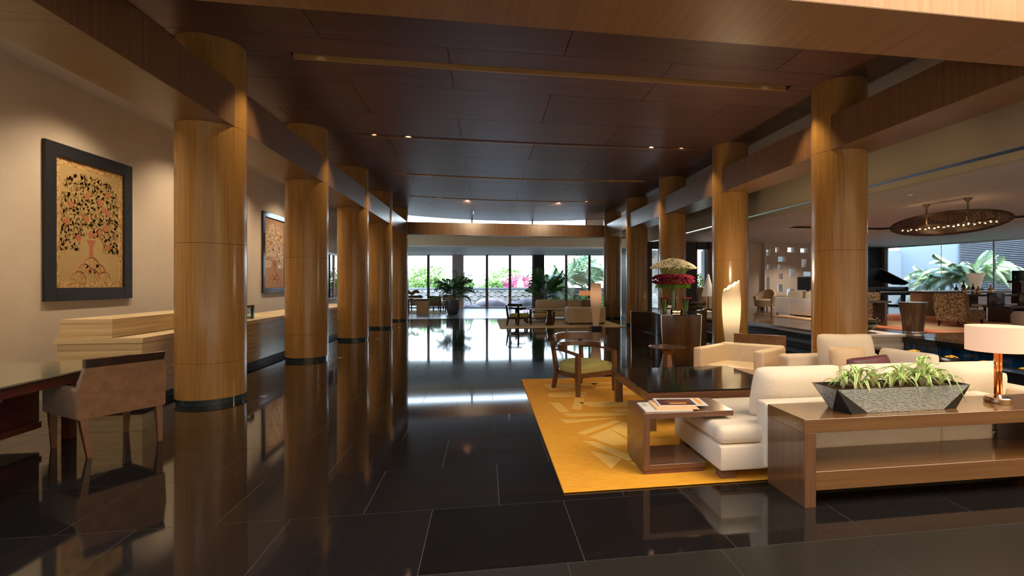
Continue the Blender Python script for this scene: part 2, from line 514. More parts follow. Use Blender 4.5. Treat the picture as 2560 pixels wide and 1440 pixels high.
def put(name, m, material=None, parent=None, smooth=None, loc=None, rot=None, **props):
    me = m.mesh(name, smooth) if isinstance(m, M) else m
    if material is not None and len(me.materials) == 0:
        me.materials.append(MT[material] if isinstance(material, str) else material)
    o = bpy.data.objects.new(name, me)
    COL.objects.link(o)
    if parent is not None:
        o.parent = parent
    if loc is not None: o.location = loc
    if rot is not None: o.rotation_euler = rot
    for k, v in props.items():
        o[k] = v
    return o


def thing(name, label, cat, loc=(0, 0, 0), rz=0.0, group=None):
    o = bpy.data.objects.new(name, None)
    o.empty_display_size = 0.1
    COL.objects.link(o)
    o.location = loc
    o.rotation_euler = (0, 0, rz)
    o['label'] = label
    o['category'] = cat
    if group: o['group'] = group
    return o


def struct(name, m=None, material=None, smooth=None, parent=None):
    if m is None:
        o = bpy.data.objects.new(name, None)
        COL.objects.link(o)
    else:
        o = put(name, m, material, parent, smooth)
    o['kind'] = 'structure'
    return o


def kids(o):
    return [c for c in COL.objects if c.parent == o]


_children = {}
def dup(root, loc, rz=None, label=None, scale=None):
    def rec(o, par):
        c = o.copy()
        COL.objects.link(c)
        if par is not None:
            c.parent = par
        for k in [q for q in bpy.data.objects if q.parent == o and q != c]:
            rec(k, c)
        return c
    c = rec(root, None)
    c.location = loc
    if rz is not None: c.rotation_euler = (0, 0, rz)
    if label: c['label'] = label
    if scale: c.scale = (scale,) * 3
    return c


def T(x=0, y=0, z=0, rx=0, ry=0, rz=0):
    return Matrix.Translation((x, y, z)) @ Matrix.Rotation(rz, 4, 'Z') @ Matrix.Rotation(ry, 4, 'Y') @ Matrix.Rotation(rx, 4, 'X')


# ================================================================== STRUCTURE
# ---- floor
XL, XR = -3.6, 5.58
YC = [7.4, 11.05, 14.7, 18.35, 22.0]
floor = struct('floor', M().box(-7.2, 7.0, -4, 33.5, -0.12, -0.0012), 'grout')
random.seed(3)
rows = [2.77 + 0.795 * k for k in range(-2, 26)]
tw = 0.905
me_tile = M().box(-tw / 2 + .0022, tw / 2 - .0022, -0.3975 + .0022, 0.3975 - .0022, -0.004, 0).mesh('tile')
me_tile.materials.append(MT['tile'])
cnt = 0
rest = M()
for k, y0 in enumerate(rows[2:]):
    off = 0.55 if k % 2 == 0 else 0.55 - tw / 2
    x = off - 8 * tw
    while x < 6.6:
        if x > -6.3 and x + tw < 7.0:
            yc, xc = y0 + 0.3975, x + tw / 2
            if y0 > 22.0: break
            # show the largest as single tiles
            vis = (yc > 2.5) and abs(xc) < 1.0 * yc + 1.2
            if vis and cnt < 290 and yc < 19:
                put('tile', me_tile, None, floor, loc=(xc, yc, 0)); cnt += 1
            else:
                rest.box(x + .002, x + tw - .002, y0 + .002, y0 + .793, -0.02, 0)
        x += tw
o = put('tile_field', rest, 'tile', floor); o['kind'] = 'stuff'
# lighter flamed strip nearest the camera, and its far counterpart by the garden windows
near = M()
for i in range(-7, 8):
    near.box(i * 0.905 + .45 + .002, i * .905 + 1.353, 2.77 - 1.19, 2.768, -0.02, 0)
    near.box(i * 0.905 + .002, i * .905 + .903, 0.2, 1.576, -0.02, 0)
    near.box(i * 0.905 + .002, i * .905 + .903, -3.9, .196, -0.02, 0)
put('border_tiles', near, 'tile_near', floor)
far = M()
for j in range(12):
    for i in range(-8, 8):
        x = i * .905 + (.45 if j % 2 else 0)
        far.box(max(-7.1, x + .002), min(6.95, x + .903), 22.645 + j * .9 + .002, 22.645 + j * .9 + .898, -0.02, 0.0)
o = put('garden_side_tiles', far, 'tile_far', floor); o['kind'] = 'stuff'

# ---- ceiling with veneer panels and light slots
def zc(x, y):
    t = min(1, max(0, (y - 7) / 17))
    return 4.70 - .18 * t * max(0, 1 - ((x - 1) / 4.6) ** 2)


slots = [7.42, 11.12, 14.82, 18.55]
ceil = struct('ceiling', M().box(-7.2, 7.0, 3.41, 24.5, 4.98, 5.15), 'black')
def panel(x0, x1, y0, y1):
    g = .005
    x0 += g; x1 -= g; y0 += g; y1 -= g
    if x1 - x0 < .05 or y1 - y0 < .02: return
    nx = max(2, int((x1 - x0) / .4))
    rings = []
    for i in range(nx + 1):
        x = x0 + (x1 - x0) * i / nx
        a, b = zc(x, y0), zc(x, y1)
        rings.append([(x, y0, a), (x, y1, b), (x, y1, b + .03), (x, y0, a + .03)])
    put('panel', M().loft(rings), 'ceil', ceil)
ye = [4.04, 5.5, 6.93] + [6.93 + 1.43 * k for k in range(1, 12)] + [24.35]
row = 0
for a, b in zip(ye[:-1], ye[1:]):
    off = -0.5 if row % 2 == 0 else 1.08
    row += 1
    xs = [-3.97] + [off + 3.16 * k for k in range(-2, 3) if -3.9 < off + 3.16 * k < 5.9] + [5.95]
    sl = [s for s in slots if a <= s < b]
    for x0, x1 in zip(xs[:-1], xs[1:]):
        if not sl:
            panel(x0, x1, a, b)
        else:
            s = sl[0]
            panel(x0, x1, a, s)
            panel(x0, x1, s + .17, b)
for s in slots:
    panel(-3.97, -2.65, s, s + .17)
    panel(4.85, 5.95, s, s + .17)
    # the slot: pale far side, dark top
    ch = struct('trim_%d' % (1 + slots.index(s)))
    rings = []
    for i in range(13):
        x = -2.65 + 7.5 * i / 12
        z = zc(x, s)
        rings.append([(x, s + .165, z - .006), (x, s + .195, z - .006), (x, s + .195, z + .2), (x, s + .165, z + .2)])
    put('slot_side', M().loft(rings), 'slotwood', ch)
    rings = [[(-2.65 + 7.5 * i / 12, s - .01, zc(-2.65 + 7.5 * i / 12, s) + .14), (-2.65 + 7.5 * i / 12, s + .18, zc(-2.65 + 7.5 * i / 12, s) + .14),
              (-2.65 + 7.5 * i / 12, s + .18, zc(-2.65 + 7.5 * i / 12, s) + .16), (-2.65 + 7.5 * i / 12, s - .01, zc(-2.65 + 7.5 * i / 12, s) + .16)] for i in range(13)]
    put('slot_top', M().loft(rings), 'black', ch)
# side aisle ceilings
put('aisle_ceiling', M().box(-7.0, -3.96, 3.41, 24.5, 4.66, 4.75), 'white', ceil)
put('aisle_ceiling', M().box(5.96, 7.3, 3.41, 24.5, 4.68, 4.75), 'white', ceil)
# low ceiling before the garden windows and over the lounge
lowc = struct('ceiling')
def PR(pts, z0, z1): return M().prism(pts, z0, z1)
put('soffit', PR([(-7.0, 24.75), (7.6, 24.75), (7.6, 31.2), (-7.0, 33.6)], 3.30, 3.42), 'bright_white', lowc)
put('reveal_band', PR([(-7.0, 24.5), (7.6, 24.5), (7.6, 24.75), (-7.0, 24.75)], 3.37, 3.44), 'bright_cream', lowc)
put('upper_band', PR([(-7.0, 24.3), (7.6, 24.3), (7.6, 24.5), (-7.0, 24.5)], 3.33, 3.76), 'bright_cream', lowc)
# atrium opening edge : lit fascia and its soffit
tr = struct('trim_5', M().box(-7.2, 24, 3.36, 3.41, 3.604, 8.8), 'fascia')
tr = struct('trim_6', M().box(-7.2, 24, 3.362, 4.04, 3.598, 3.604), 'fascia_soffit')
put('core', M().box(-7.2, 24, 3.41, 4.04, 3.604, 4.8), 'beam', tr)
# atrium enclosure
struct('wall_back', M().box(-7.2, 24, -5.2, -5.0, 0, 8.8), 'wall')
struct('ceiling', M().box(-7.4, 24, -5.2, 3.42, 8.8, 8.95), 'white')

# ---- beams
def beam(n, x0, x1, y0, y1, z0=3.6, z1=4.13):
    t = struct('trim_%d' % n)
    ys = [y0] + [y for y in (3.7, 7.4, 11.05, 14.7, 18.35) if y0 < y < y1] + [y1]
    for a, b in zip(ys[:-1], ys[1:]):
        put('beam_side', M().box(x0, x1, a + .001, b - .001, z0 + .004, z1), 'beam', t)
    put('beam_soffit', M().box(x0 + .002, x1 - .002, y0, y1, z0, z0 + .006), 'beam_soffit', t)
beam(7, -3.97, -3.24, 4.04, 22.3)
beam(8, 5.26, 5.97, 4.04, 22.3)
t = struct('trim_9')
for i in range(4):
    x0 = -3.24 + i * 2.125
    put('beam_side', M().box(x0 + .001, x0 + 2.124, 22.05, 22.5, 3.604, 4.13), 'beam', t)
put('beam_soffit', M().box(-3.24, 5.26, 22.06, 22.49, 3.6, 3.606), 'beam_soffit', t)

# ---- walls
wl_ = struct('wall_left', M().box(-6.6, -6.4, -5, 21.9, 0, 4.98), 'wall')
struct('wall_left', M().box(-6.6, -6.4, 24.0, 33, 0, 4.7), 'wall')
struct('wall_left', M().box(-6.6, -6.4, 21.9, 24.0, 0, .93), 'wall')
struct('wall_left', M().box(-6.6, -6.4, 21.9, 24.0, 2.8, 4.7), 'wall')
w = struct('window_2')
for y in (21.9, 22.85, 23.95):
    put('mullion', M().box(-6.42, -6.34, y, y + .07, .93, 2.82), 'redwood', w)
put('head', M().box(-6.42, -6.34, 21.9, 24.02, 2.74, 2.82), 'redwood', w)
put('sill', M().box(-6.42, -6.30, 21.9, 24.02, .88, .95), 'redwood', w)
put('pane', M().box(-6.39, -6.385, 21.97, 23.95, .95, 2.74), 'glass', w)
struct('wall_right', M().box(23.8, 24, -5.2, 9.5, 0, 8.8), 'lwall')

# ---- columns
col_label = {}
ordn = ['nearest the camera', 'second from the camera', 'third from the camera', 'fourth from the camera', 'last and farthest from the camera']
def build_column():
    c = thing('column', 'x', 'column', (0, 0, 0))
    put('plinth', M().lathe([(0.385, 0), (0.385, .072)], n=48), 'mosaic', c, smooth=30)
    for z0, z1 in ((.07, .53), (.53, 2.06), (2.06, 3.6), (3.6, 4.72)):
        g = .0025
        put('shaft', M().lathe([(0.392, z0 + .0001), (0.4, z0 + g), (0.4, z1 - g), (0.392, z1 - .0001)], n=64), 'column', c, smooth=30)
    return c
c0 = build_column()
first = True
for side, X in (('left', XL), ('right', XR)):
    for k, y in enumerate(YC):
        yy = y if side == 'left' else 7.3 + 3.64 * k
        lab = 'round golden veneered column, %s in the %s row' % (ordn[k], side)
        c = c0 if first else dup(c0, (X, yy, 0), rz=k * 1.3 + 1)
        first = False
        c.location = (X, yy, 0)
        c['label'] = lab
        c['group'] = 'veneered columns'

# ---- far window wall (line from (-4.78,32.5) to (7.2,30.62))
win = struct('window_1')
wa, wb = Vector((-4.78, 32.52, 0)), Vector((7.2, 30.62, 0))
wd = (wb - wa).normalized()
ang = math.atan2(wd.y, wd.x)
def fw(x):  # distance along for world x
    return (x + 4.78) / wd.x
def fbox(name, x0, x1, d, z0, z1, m, par=win):
    mm = M().box(fw(x0), fw(x1), -d / 2, d / 2, z0, z1)
    return put(name, mm, m, par, loc=wa, rot=(0, 0, ang))
fbox('sill', -6.6, 8.2, .12, 0, .06, 'bronze')
fbox('head', -6.6, 8.2, .14, 3.26, 3.42, 'bronze')
mulls = [-6.1, -4.78, -3.47, .11, 1.52, 2.95, 4.96, 6.38, 7.6]
for x in mulls:
    fbox('mullion', x - .075, x + .075, .12, .06, 3.28, 'bronze')
fbox('pier', -1.98, -1.30, .35, 0, 3.3, 'greyleather')
fbox('pier', 3.02, 3.62, .35, 0, 3.3, 'black')
edges = sorted(mulls + [-1.98, -1.30, 3.02, 3.62])
pr = [(-6.1, -4.78), (-4.78, -3.47), (-3.47, -1.98), (-1.3, .11), (.11, 1.52), (1.52, 2.95), (3.62, 4.96), (4.96, 6.38), (6.38, 7.6)]
for a, b in pr:
    fbox('glass_pane', a + .07, b - .07, .01, .06, 3.27, 'glass')
# clerestory above the cross beam
cl = struct('window_3')
put('sill', PR([(-6.6, 24.3), (7.0, 24.3), (7.0, 24.5), (-6.6, 24.5)], 3.76, 3.80), 'bronze', cl)
for x in (-3.9, -.62, 2.25, 4.9):
    put('mullion', M().box(x - .04, x + .04, 24.35, 24.43, 3.76, 4.99), 'bronze', cl)
for a, b in ((-3.9, -.62), (-.62, 2.25), (2.25, 4.9)):
    put('glass_pane', M().box(a + .04, b - .04, 24.40, 24.41, 3.8, 4.99), 'glass', cl)
put('end_panel', M().box(4.94, 7.0, 24.35, 24.43, 3.76, 4.99), 'white', cl)
put('end_panel', M().box(-7.0, -3.94, 24.35, 24.43, 3.76, 4.99), 'white', cl)
struct('ceiling', M().prism([(5.96, 3.41), (23.7, 3.41), (18.6, 26.3), (5.96, 26.3)], 4.78, 4.9), 'black')
# roof of low part, blocks sky
struct('ceiling', M().box(-7.2, 7.6, 24.5, 34, 3.5, 3.6), 'black')
struct('wall_far', M().box(7.4, 7.6, 24, 31.0, 0, 3.4), 'darkwall')

# ================================================================== LOUNGE (raised platform right)
PZ = 0.45
plat = struct('floor', M().prism([(7.5, 9.25), (22.4, 9.25), (19.4, 22.4), (7.5, 22.4)], 0.0, PZ), 'parquet')
struct('floor', M().box(8.55, 24, -4, 9.26, 0.0, PZ), 'parquet')
put('edge_strip', M().box(7.48, 7.53, 9.25, 22.4, PZ - .03, PZ + .004), 'walnut', plat)
put('edge_strip', M().box(9.4, 9.45, 11.0, 22.4, PZ - .01, PZ + .004), 'walnut', plat)
for j in range(6):
    put('joint_strip', M().box(7.55, 9.4, 10.6 + j * 1.9, 10.606 + j * 1.9, PZ - .01, PZ + .001), 'walnut', plat)
steps = thing('stone_steps', 'black glossy stone steps up to the raised lounge beyond the right columns', 'steps', (0, 0, 0))
for k, (x0, z) in enumerate(((6.25, .15), (6.67, .30), (7.09, .42))):
    put('step', M().box(x0, 7.5 if k == 2 else x0 + .44, 9.3, 15.6, z - .055, z, r=.01), 'bluegloss', steps)
    put('riser', M().box(x0 + .05, 7.48, 9.32, 15.58, z - .15 if k < 2 else .28, z - .05), 'black', steps)
# right hall floor beyond 7.0 at far
struct('floor', M().box(7.0, 7.5, 15.6, 31.5, -.12, 0), 'tile_far')
struct('floor', M().box(7.0, 8.6, -4, 15.6, -.12, -0.001), 'tile')
# lounge ceiling
lc = struct('ceiling')
CZ = 3.30
put('ceiling_panel', PR([(7.5, 3.4), (9.45, 3.4), (9.45, 15.5), (7.5, 15.5)], CZ, CZ + .1), 'white', lc)
put('ceiling_panel', PR([(7.5, 15.5), (13.6, 15.6), (15.2, 11.5), (17.2, 3.4), (23.7, 3.4), (18.6, 26), (7.5, 26)], CZ, CZ + .1), 'white', lc)
put('coffer_top', PR([(9.2, 3.4), (18, 3.4), (18, 16.5), (9.2, 16.5)], CZ + .16, CZ + .22), 'white', lc)
put('shadow_gap', PR([(13.5, 15.7), (15.25, 11.5), (17.3, 3.4), (17.5, 3.4), (15.45, 11.6), (13.6, 15.9), (9.6, 15.8), (9.6, 15.6)], CZ + .10, CZ + .15), 'dark', lc)
put('upper_fascia', PR([(6.78, 3.4), (6.98, 3.4), (7.25, 26), (7.05, 26)], CZ + .06, 4.7), 'cream_fascia', lc)
put('cove_back', PR([(6.96, 3.4), (7.5, 3.4), (7.5, 26), (7.2, 26)], CZ + .2, CZ + .24), 'cream_fascia', lc)
put('cove_lip', PR([(7.36, 3.4), (7.52, 3.4), (7.52, 26), (7.36, 26)], CZ - .01, CZ + .10), 'cream_fascia', lc)
# screen wall with square openings
holes = [(12.11, 12.35, 2.74, 3.02), (12.56, 12.78, 2.89, 3.12), (13.13, 13.49, 2.90, 3.13), (13.75, 14.12, 2.88, 3.10),
         (12.68, 13.07, 2.49, 2.72), (12.16, 12.37, 2.16, 2.36), (12.68, 12.90, 2.15, 2.37), (13.81, 14.05, 2.25, 2.62),
         (13.22, 13.47, 1.84, 2.18), (13.90, 14.43, 1.86, 2.06), (12.72, 12.91, 1.73, 1.98), (12.11, 12.28, 1.26, 1.82),
         (12.65, 12.89, 1.18, 1.50), (12.28, 12.50, 0.64, 0.84), (13.10, 13.45, 1.0, 1.30), (14.30, 14.46, 1.15, 1.8),
         (14.7, 15.0, 2.4, 2.9), (15.2, 15.6, 1.9, 2.1), (14.8, 15.1, 1.2, 1.5)]
xs = sorted({11.0, 11.95, 16.5} | {h[0] for h in holes} | {h[1] for h in holes})
zs = sorted({PZ, 3.3} | {h[2] for h in holes} | {h[3] for h in holes})
sw = M()
for x0, x1 in zip(xs[:-1], xs[1:]):
    for z0, z1 in zip(zs[:-1], zs[1:]):
        cx, cz = (x0 + x1) / 2, (z0 + z1) / 2
        if not any(h[0] < cx < h[1] and h[2] < cz < h[3] for h in holes):
            sw.box(x0, x1, 20.45, 20.75, z0, z1)
bmesh.ops.remove_doubles(sw.bm, verts=list(sw.bm.verts), dist=1e-4)
struct('wall_far', sw, 'lwall')
struct('trim_10', M().box(11.93, 12.02, 20.25, 20.45, PZ, 3.3), 'greyleather')
struct('wall_far', M().box(9.65, 11.0, 20.45, 20.75, PZ, 3.3), 'lwall')
# dark wall with tall slit windows left of it
for a, b in ((7.5, 8.95), (9.40, 9.65)):
    struct('wall_far', M().box(a, b, 20.45, 20.75, 0, 3.3), 'darkwall')
struct('wall_far', M().box(8.9, 9.45, 20.45, 20.75, 3.0, 3.3), 'darkwall')
w = struct('window_4')
put('pane', M().box(8.95, 9.4, 20.6, 20.61, PZ, 3.0), 'glass', w)
put('jamb', M().box(9.38, 9.52, 20.38, 20.5, PZ, 3.0), 'redwood', w)
w = struct('window_5')
put('pane', M().box(6.93, 7.3, 20.6, 20.61, 0, 3.0), 'glass', w)
struct('wall_far', M().box(6.1, 6.93, 20.45, 20.75, 0, 3.3), 'darkwall')
struct('wall_far', M().box(7.3, 7.5, 20.45, 20.75, 0, 3.3), 'darkwall')
struct('wall_far', M().box(6.9, 7.35, 20.45, 20.75, 3.0, 3.3), 'darkwall')
# right glass wall
gw = struct('window_6')
ga, gb = Vector((19.3, 22.0, 0)), Vector((21.6, 12.0, 0))
gd = (gb - ga); gl = gd.length; gang = math.atan2(gd.y, gd.x)
def gbox(name, a, b, d, z0, z1, m):
    return put(name, M().box(a, b, -d / 2, d / 2, z0, z1), m, gw, loc=ga, rot=(0, 0, gang))
gbox('sill', -.3, gl, .1, PZ, PZ + .08, 'black')
gbox('head', -.3, gl, .1, 3.24, 3.32, 'steel')
gbox('mullion', 0, .16, .14, PZ, 3.3, 'marble')
for a in (4.6, 8.4):
    gbox('mullion', a, a + .06, .1, PZ, 3.3, 'steel')
gbox('mullion', 2.6, 2.615, .02, PZ, 3.3, 'steel')
gbox('mullion', 6.4, 6.415, .02, PZ, 3.3, 'steel')
for a, b in ((.16, 2.6), (2.615, 4.6), (4.66, 6.4), (6.415, 8.4)):
    gbox('glass_pane', a, b, .01, PZ + .08, 3.24, 'glass')
# dark wall panels and posts around (2180..2280)
struct('wall_right', M().box(18.0, 19.15, 22.0, 22.2, PZ, 3.3), 'darkwall')
struct('trim_11', M().box(16.55, 16.75, 21.9, 22.1, PZ, 3.3), 'redwood')
struct('trim_12', M().box(16.95, 17.12, 21.9, 22.1, PZ, 3.3), 'fascia')
struct('trim_13', M().box(17.12, 18.0, 21.95, 22.05, 1.95, 2.0), 'marble')
w = struct('window_7')
put('pane', M().box(17.12, 18.0, 22.0, 22.01, PZ, 3.3), 'glass', w)
struct('trim_14', M().box(19.12, 19.3, 21.8, 22.1, PZ, 3.3), 'bronze')
struct('wall_far', M().box(16.2, 16.56, 20.6, 22.2, PZ, 3.3), 'lwall')
struct('wall_right', M().box(21.6, 24, 11.9, 12.05, PZ, 3.3), 'lwall')

# ================================================================== FURNITURE, NEAR RIGHT GROUP
def w2(*pts): return pts

# marigold rug with carved pattern
rug = thing('rug', 'large marigold yellow rug with carved angular pattern under the near sofas', 'rug', (0.57, 3.68, 0))
put('pile', M().box(0, 4.55, 0, 4.42, 0.002, 0.014, r=.004, seg=1), 'rug', rug)
pats = [[(0.30, 3.95), (1.15, 3.9), (0.9, 3.6), (0.35, 3.55)], [(0.30, 3.35), (0.85, 3.3), (0.75, 3.05), (0.28, 3.1)],
        [(1.0, 3.95), (2.2, 4.1), (2.3, 3.95), (1.05, 3.8)], [(1.05, 3.65), (2.2, 3.7), (2.2, 3.6), (1.0, 3.52)],
        [(.62, 3.0), (.74, 2.95), (.58, 2.35), (.47, 2.4)], [(.25, 2.75), (.37, 2.75), (.42, 2.3), (.30, 2.28)],
        [(.62, 2.72), (1.5, 2.7), (1.4, 2.45), (.72, 2.48)], [(.34, 2.2), (1.15, 2.12), (1.12, 2.02), (.36, 2.08)],
        [(.26, 1.98), (.35, 1.92), (.9, 1.93), (.3, 1.8)], [(.36, 1.42), (.86, 1.82), (.92, 1.76), (.42, 1.36)],
        [(.45, 1.27), (.72, 1.52), (.82, 1.0), (.62, .98)], [(.72, 1.52), (.95, 1.75), (1.02, 1.4), (.82, 1.2)],
        [(.36, 1.15), (.47, 1.12), (.74, .62), (.66, .56)], [(.38, .85), (.62, .62), (.46, .40)],
        [(.66, .5), (.86, .62), (.88, .52), (.70, .42)], [(1.6, 1.3), (2.0, 1.6), (2.1, 1.3)], [(2.6, 3.2), (3.4, 3.6), (3.5, 3.3), (2.7, 2.9)],
        [(1.2, 3.3), (2.0, 3.28), (1.9, 3.0), (1.3, 3.02)], [(.95, 2.3), (1.6, 2.28), (1.5, 2.18), (1.0, 2.18)], [(1.25, 1.9), (1.9, 2.1), (2.0, 1.95), (1.3, 1.75)]]
for p in pats:
    put('carved_shape', M().prism(p, .012, .0175), 'rug_lt', rug)

# coffee table
ct = thing('coffee_table', 'low square dark wood coffee table with black glass top on the marigold rug', 'coffee table', (1.66, 5.03, 0.0145))
Wc, Dc = 1.57, 1.40
for x, y in ((.05, .05), (Wc - .05, .05), (.05, Dc - .05), (Wc - .05, Dc - .05)):
    put('leg', M().box(x - .045, x + .045, y - .045, y + .045, 0, .31, r=.003, seg=1), 'walnut_z', ct)
for b in ((0.002, Wc - .002, 0, .05), (0.002, Wc - .002, Dc - .05, Dc)):
    put('apron', M().box(*b, .30, .40, r=.003, seg=1), 'walnut', ct)
for b in ((0.001, .05, .05, Dc - .05), (Wc - .05, Wc - .001, .05, Dc - .05)):
    put('apron', M().box(*b, .30, .40, r=.003, seg=1), 'walnut', ct)
put('glass_top', M().box(-.006, Wc + .006, -.006, Dc + .006, .401, .416, r=.003, seg=1), 'blackgloss', ct)

# barrel-backed open armchair
def open_chair(name, label, loc, rz, woodm='walnut_z', fab='green_fab', group=None):
    c = thing(name, label, 'chair', loc, rz, group)
    fl = [(-.36, -.31), (.36, -.31)]
    for sx in (-1, 1):
        m = M().loft([[(sx * x, y, z) for x, y in q] for z, q in
                      ((0, ((.31, -.35), (.355, -.35), (.355, -.30), (.31, -.30))), (.30, ((.30, -.355), (.365, -.355), (.365, -.295), (.30, -.295))),
                       (.575, ((.30, -.35), (.36, -.35), (.36, -.295), (.30, -.295))))])
        put('leg', m, woodm, c)
        m = M().bar((sx * .25, .36, 0), (sx * .235, .30, .26), .045, .055).bar((sx * .235, .30, .26), (sx * .27, .375, .74), .055, .045)
        put('leg', m, woodm, c)
        pts = [(sx * .33, -.32, .575), (sx * .345, -.1, .60), (sx * .33, .1, .605), (sx * .285, .30, .60)]
        rings = []
        for i, (x, y, z) in enumerate(pts):
            h = .030 if i % 3 == 0 else .022
            rings.append([(x - .03, y, z - h), (x + .03, y, z - h), (x + .03, y, z), (x - .03, y, z)])
        put('armrest', M().loft(rings), woodm, c)
    # seat rails, bowed at the back
    fr = M()
    n = 12
    path = [(-.33, -.32), (.33, -.32)] + [(.33 * math.cos(a), .02 + .33 * math.sin(a)) for a in [PI * k / n for k in range(n + 1)]]
    inner = [(x * .86, (y - .0) * .86) for x, y in path]
    k = len(path)
    v = [(x, y, .235) for x, y in path] + [(x, y, .235) for x, y in inner] + [(x, y, .30) for x, y in path] + [(x, y, .30) for x, y in inner]
    f = []
    for i in range(k):
        j = (i + 1) % k
        f += [(i, j, k + j, k + i), (2 * k + i, 3 * k + i, 3 * k + j, 2 * k + j), (i, 2 * k + i, 2 * k + j, j), (k + i, k + j, 3 * k + j, 3 * k + i)]
    fr._add(v, f)
    put('seat_rail', fr, woodm, c)
    # domed cushion
    cu = M()
    rings = []
    for z, sc in ((.285, .93), (.36, .97), (.395, .95), (.42, .82), (.435, .5), (.44, .1)):
        rings.append([(x * sc, (y - .0) * sc, z) for x, y in path])
    cu.loft(rings)
    put('cushion', cu, fab, c, smooth=50)
    # two curved back boards
    for z0, z1, lbl in ((.60, .665, 'back_rail'), (.70, .80, 'back_board')):
        rings = []
        for i in range(15):
            a = R(-10) + (PI + R(20)) * i / 14 if z0 < .65 else R(28) + (PI - R(56)) * i / 14
            rr = .335 + (z0 - .6) * .35
            x, y = rr * math.cos(a), .02 + (rr + .02) * math.sin(a)
            xi, yi = (rr - .028) * math.cos(a), .02 + (rr - .008) * math.sin(a)
            rings.append([(x, y, z0), (x, y + .012, z1), (xi, yi + .012, z1), (xi, yi, z0)])
        put(lbl, M().loft(rings), woodm, c, smooth=40)
    return c
ch1 = open_chair('armchair', 'open-frame walnut barrel armchair with olive green cushion on the marigold rug', (1.38, 7.17, .0145), R(28))

# C-shaped side table
st = thing('side_table', 'c-shaped walnut side table holding newspapers beside the cream sofa end', 'side table', (1.25, 3.9, .0145))
put('top', M().box(0, .77, 0, .47, .445, .49, r=.002, seg=1), 'walnut', st)
put('side_panel', M().box(0, .055, 0.0005, .4695, 0.03, .446, r=.002, seg=1), 'walnut_z', st)
put('bottom_shelf', M().box(.001, .53, 0.001, .469, .035, .075, r=.002, seg=1), 'walnut', st)
put('plinth', M().box(.01, .51, .012, .45, 0, .036), 'redwood', st)

# newspapers and magazine
def news(name, label, loc, rz, w, d, m, z, extra=None, cat='newspaper'):
    t = thing(name, label, cat, (loc[0], loc[1], z), rz, 'papers on the c-shaped table')
    b = M()
    for k in range(3):
        b.box(-w / 2 + k * .002, w / 2 - k * .003, -d / 2, d / 2, k * .003, k * .003 + .0028)
    put('pages', b, m, t)
    if extra: extra(t, w, d)
    return t
def ex1(t, w, d):
    for k in range(5):
        put('text_line', M().box(-w / 2 + .02, -w / 2 + .02 + .05 - .006 * (k % 3), .02 + k * .02, .026 + k * .02, .0088, .0092), 'ink', t)
def ex2(t, w, d):
    for k in range(3):
        put('text_line', M().box(-w / 2 + .02, -w / 2 + .10 - .01 * k, d / 2 - .03 - k * .012, d / 2 - .024 - k * .012, .0088, .0092), 'ink', t)
def ex3(t, w, d):
    put('cover_panel', M().box(-w / 2 + .02, w / 2 - .10, -d / 2 + .005, d / 2 - .05, .0088, .0100), 'cover', t)
    put('cover_emblem', M().prism([(-.10, -.085), (.03, -.085), (.045, -.065), (.03, -.045), (-.10, -.045), (-.115, -.065)], .010, .0104), 'orange_ink', t)
    put('cover_strip', M().box(w / 2 - .07, w / 2 - .035, -d / 2 + .03, d / 2 - .02, .0088, .0094), 'orange_ink', t)
    b = M()
    for k in range(16):
        b.box(-w / 2 + .045 + k * .018, -w / 2 + .055 + k * .018, d / 2 - .035, d / 2 - .022, .0088, .0092)
    put('heading_letters', b, 'ink', t)
    b = M()
    for k in range(14):
        b.box(-.13 + k * .016, -.121 + k * .016, -.005 + (k % 2) * .003, .008, .010, .0104)
    put('cover_letters', b, 'orange_ink', t)
news('newspaper', 'white newspaper at the bottom of the pile on the c-shaped table', (1.49, 4.08), R(-4), .40, .30, 'paper', .505, ex1)
news('newspaper', 'peach coloured newspaper in the middle of the pile on the c-shaped table', (1.57, 4.09), R(-5), .36, .30, 'paper_peach', .515, ex2)
news('newspaper', 'newspaper with plum cover panel and orange emblem on top of the pile', (1.65, 4.14), R(-7), .42, .26, 'paper', .525, ex3)

# L-shaped cream sofa: near unit (facing the coffee table) and right unit
sa = thing('sofa', 'cream sofa with low open left end, its back to the walnut console', 'sofa', (1.80, 3.68, .0145))
for i, (a, b) in enumerate(((0, 1.93), (1.936, 2.84))):
    put('base', M().box(a, b, 0.0, .98, .075, .265, r=.02), 'cream', sa, smooth=40)
for i, (a, b) in enumerate(((0, 1.93), (1.936, 2.84))):
    put('seat_cushion', M().box(a - .005, b - .002, .02, 1.0, .27, .415, r=.055, seg=4), 'cream', sa, smooth=50)
for x, y in ((.09, .10), (.09, .86), (1.93, .10), (2.7, .1), (1.93, .86)):
    put('leg', M().box(x - .06, x + .06, y - .05, y + .05, 0, .08), 'walnut', sa)
put('back_panel', M().box(.36, 1.938, -.03, .12, .09, .60, r=.02, seg=2), 'cream', sa, smooth=50)
put('back_panel', M().box(1.942, 2.44, -.03, .12, .09, .60, r=.02, seg=2), 'cream', sa, smooth=50)
for x, w_, rx, h in ((.80, .80, .25, .48), (1.58, .80, .22, .48), (2.40, .84, .24, .47)):
    put('back_cushion', M().pillow(w_, h, .25, mx=T(x, .27, .62, rx=R(14))), 'cream', sa, smooth=True)
put('piping', M().tube([(2.81, .30, .42), (2.822, .27, .60), (2.81, .23, .80)], .006, n=6), 'plum', sa)

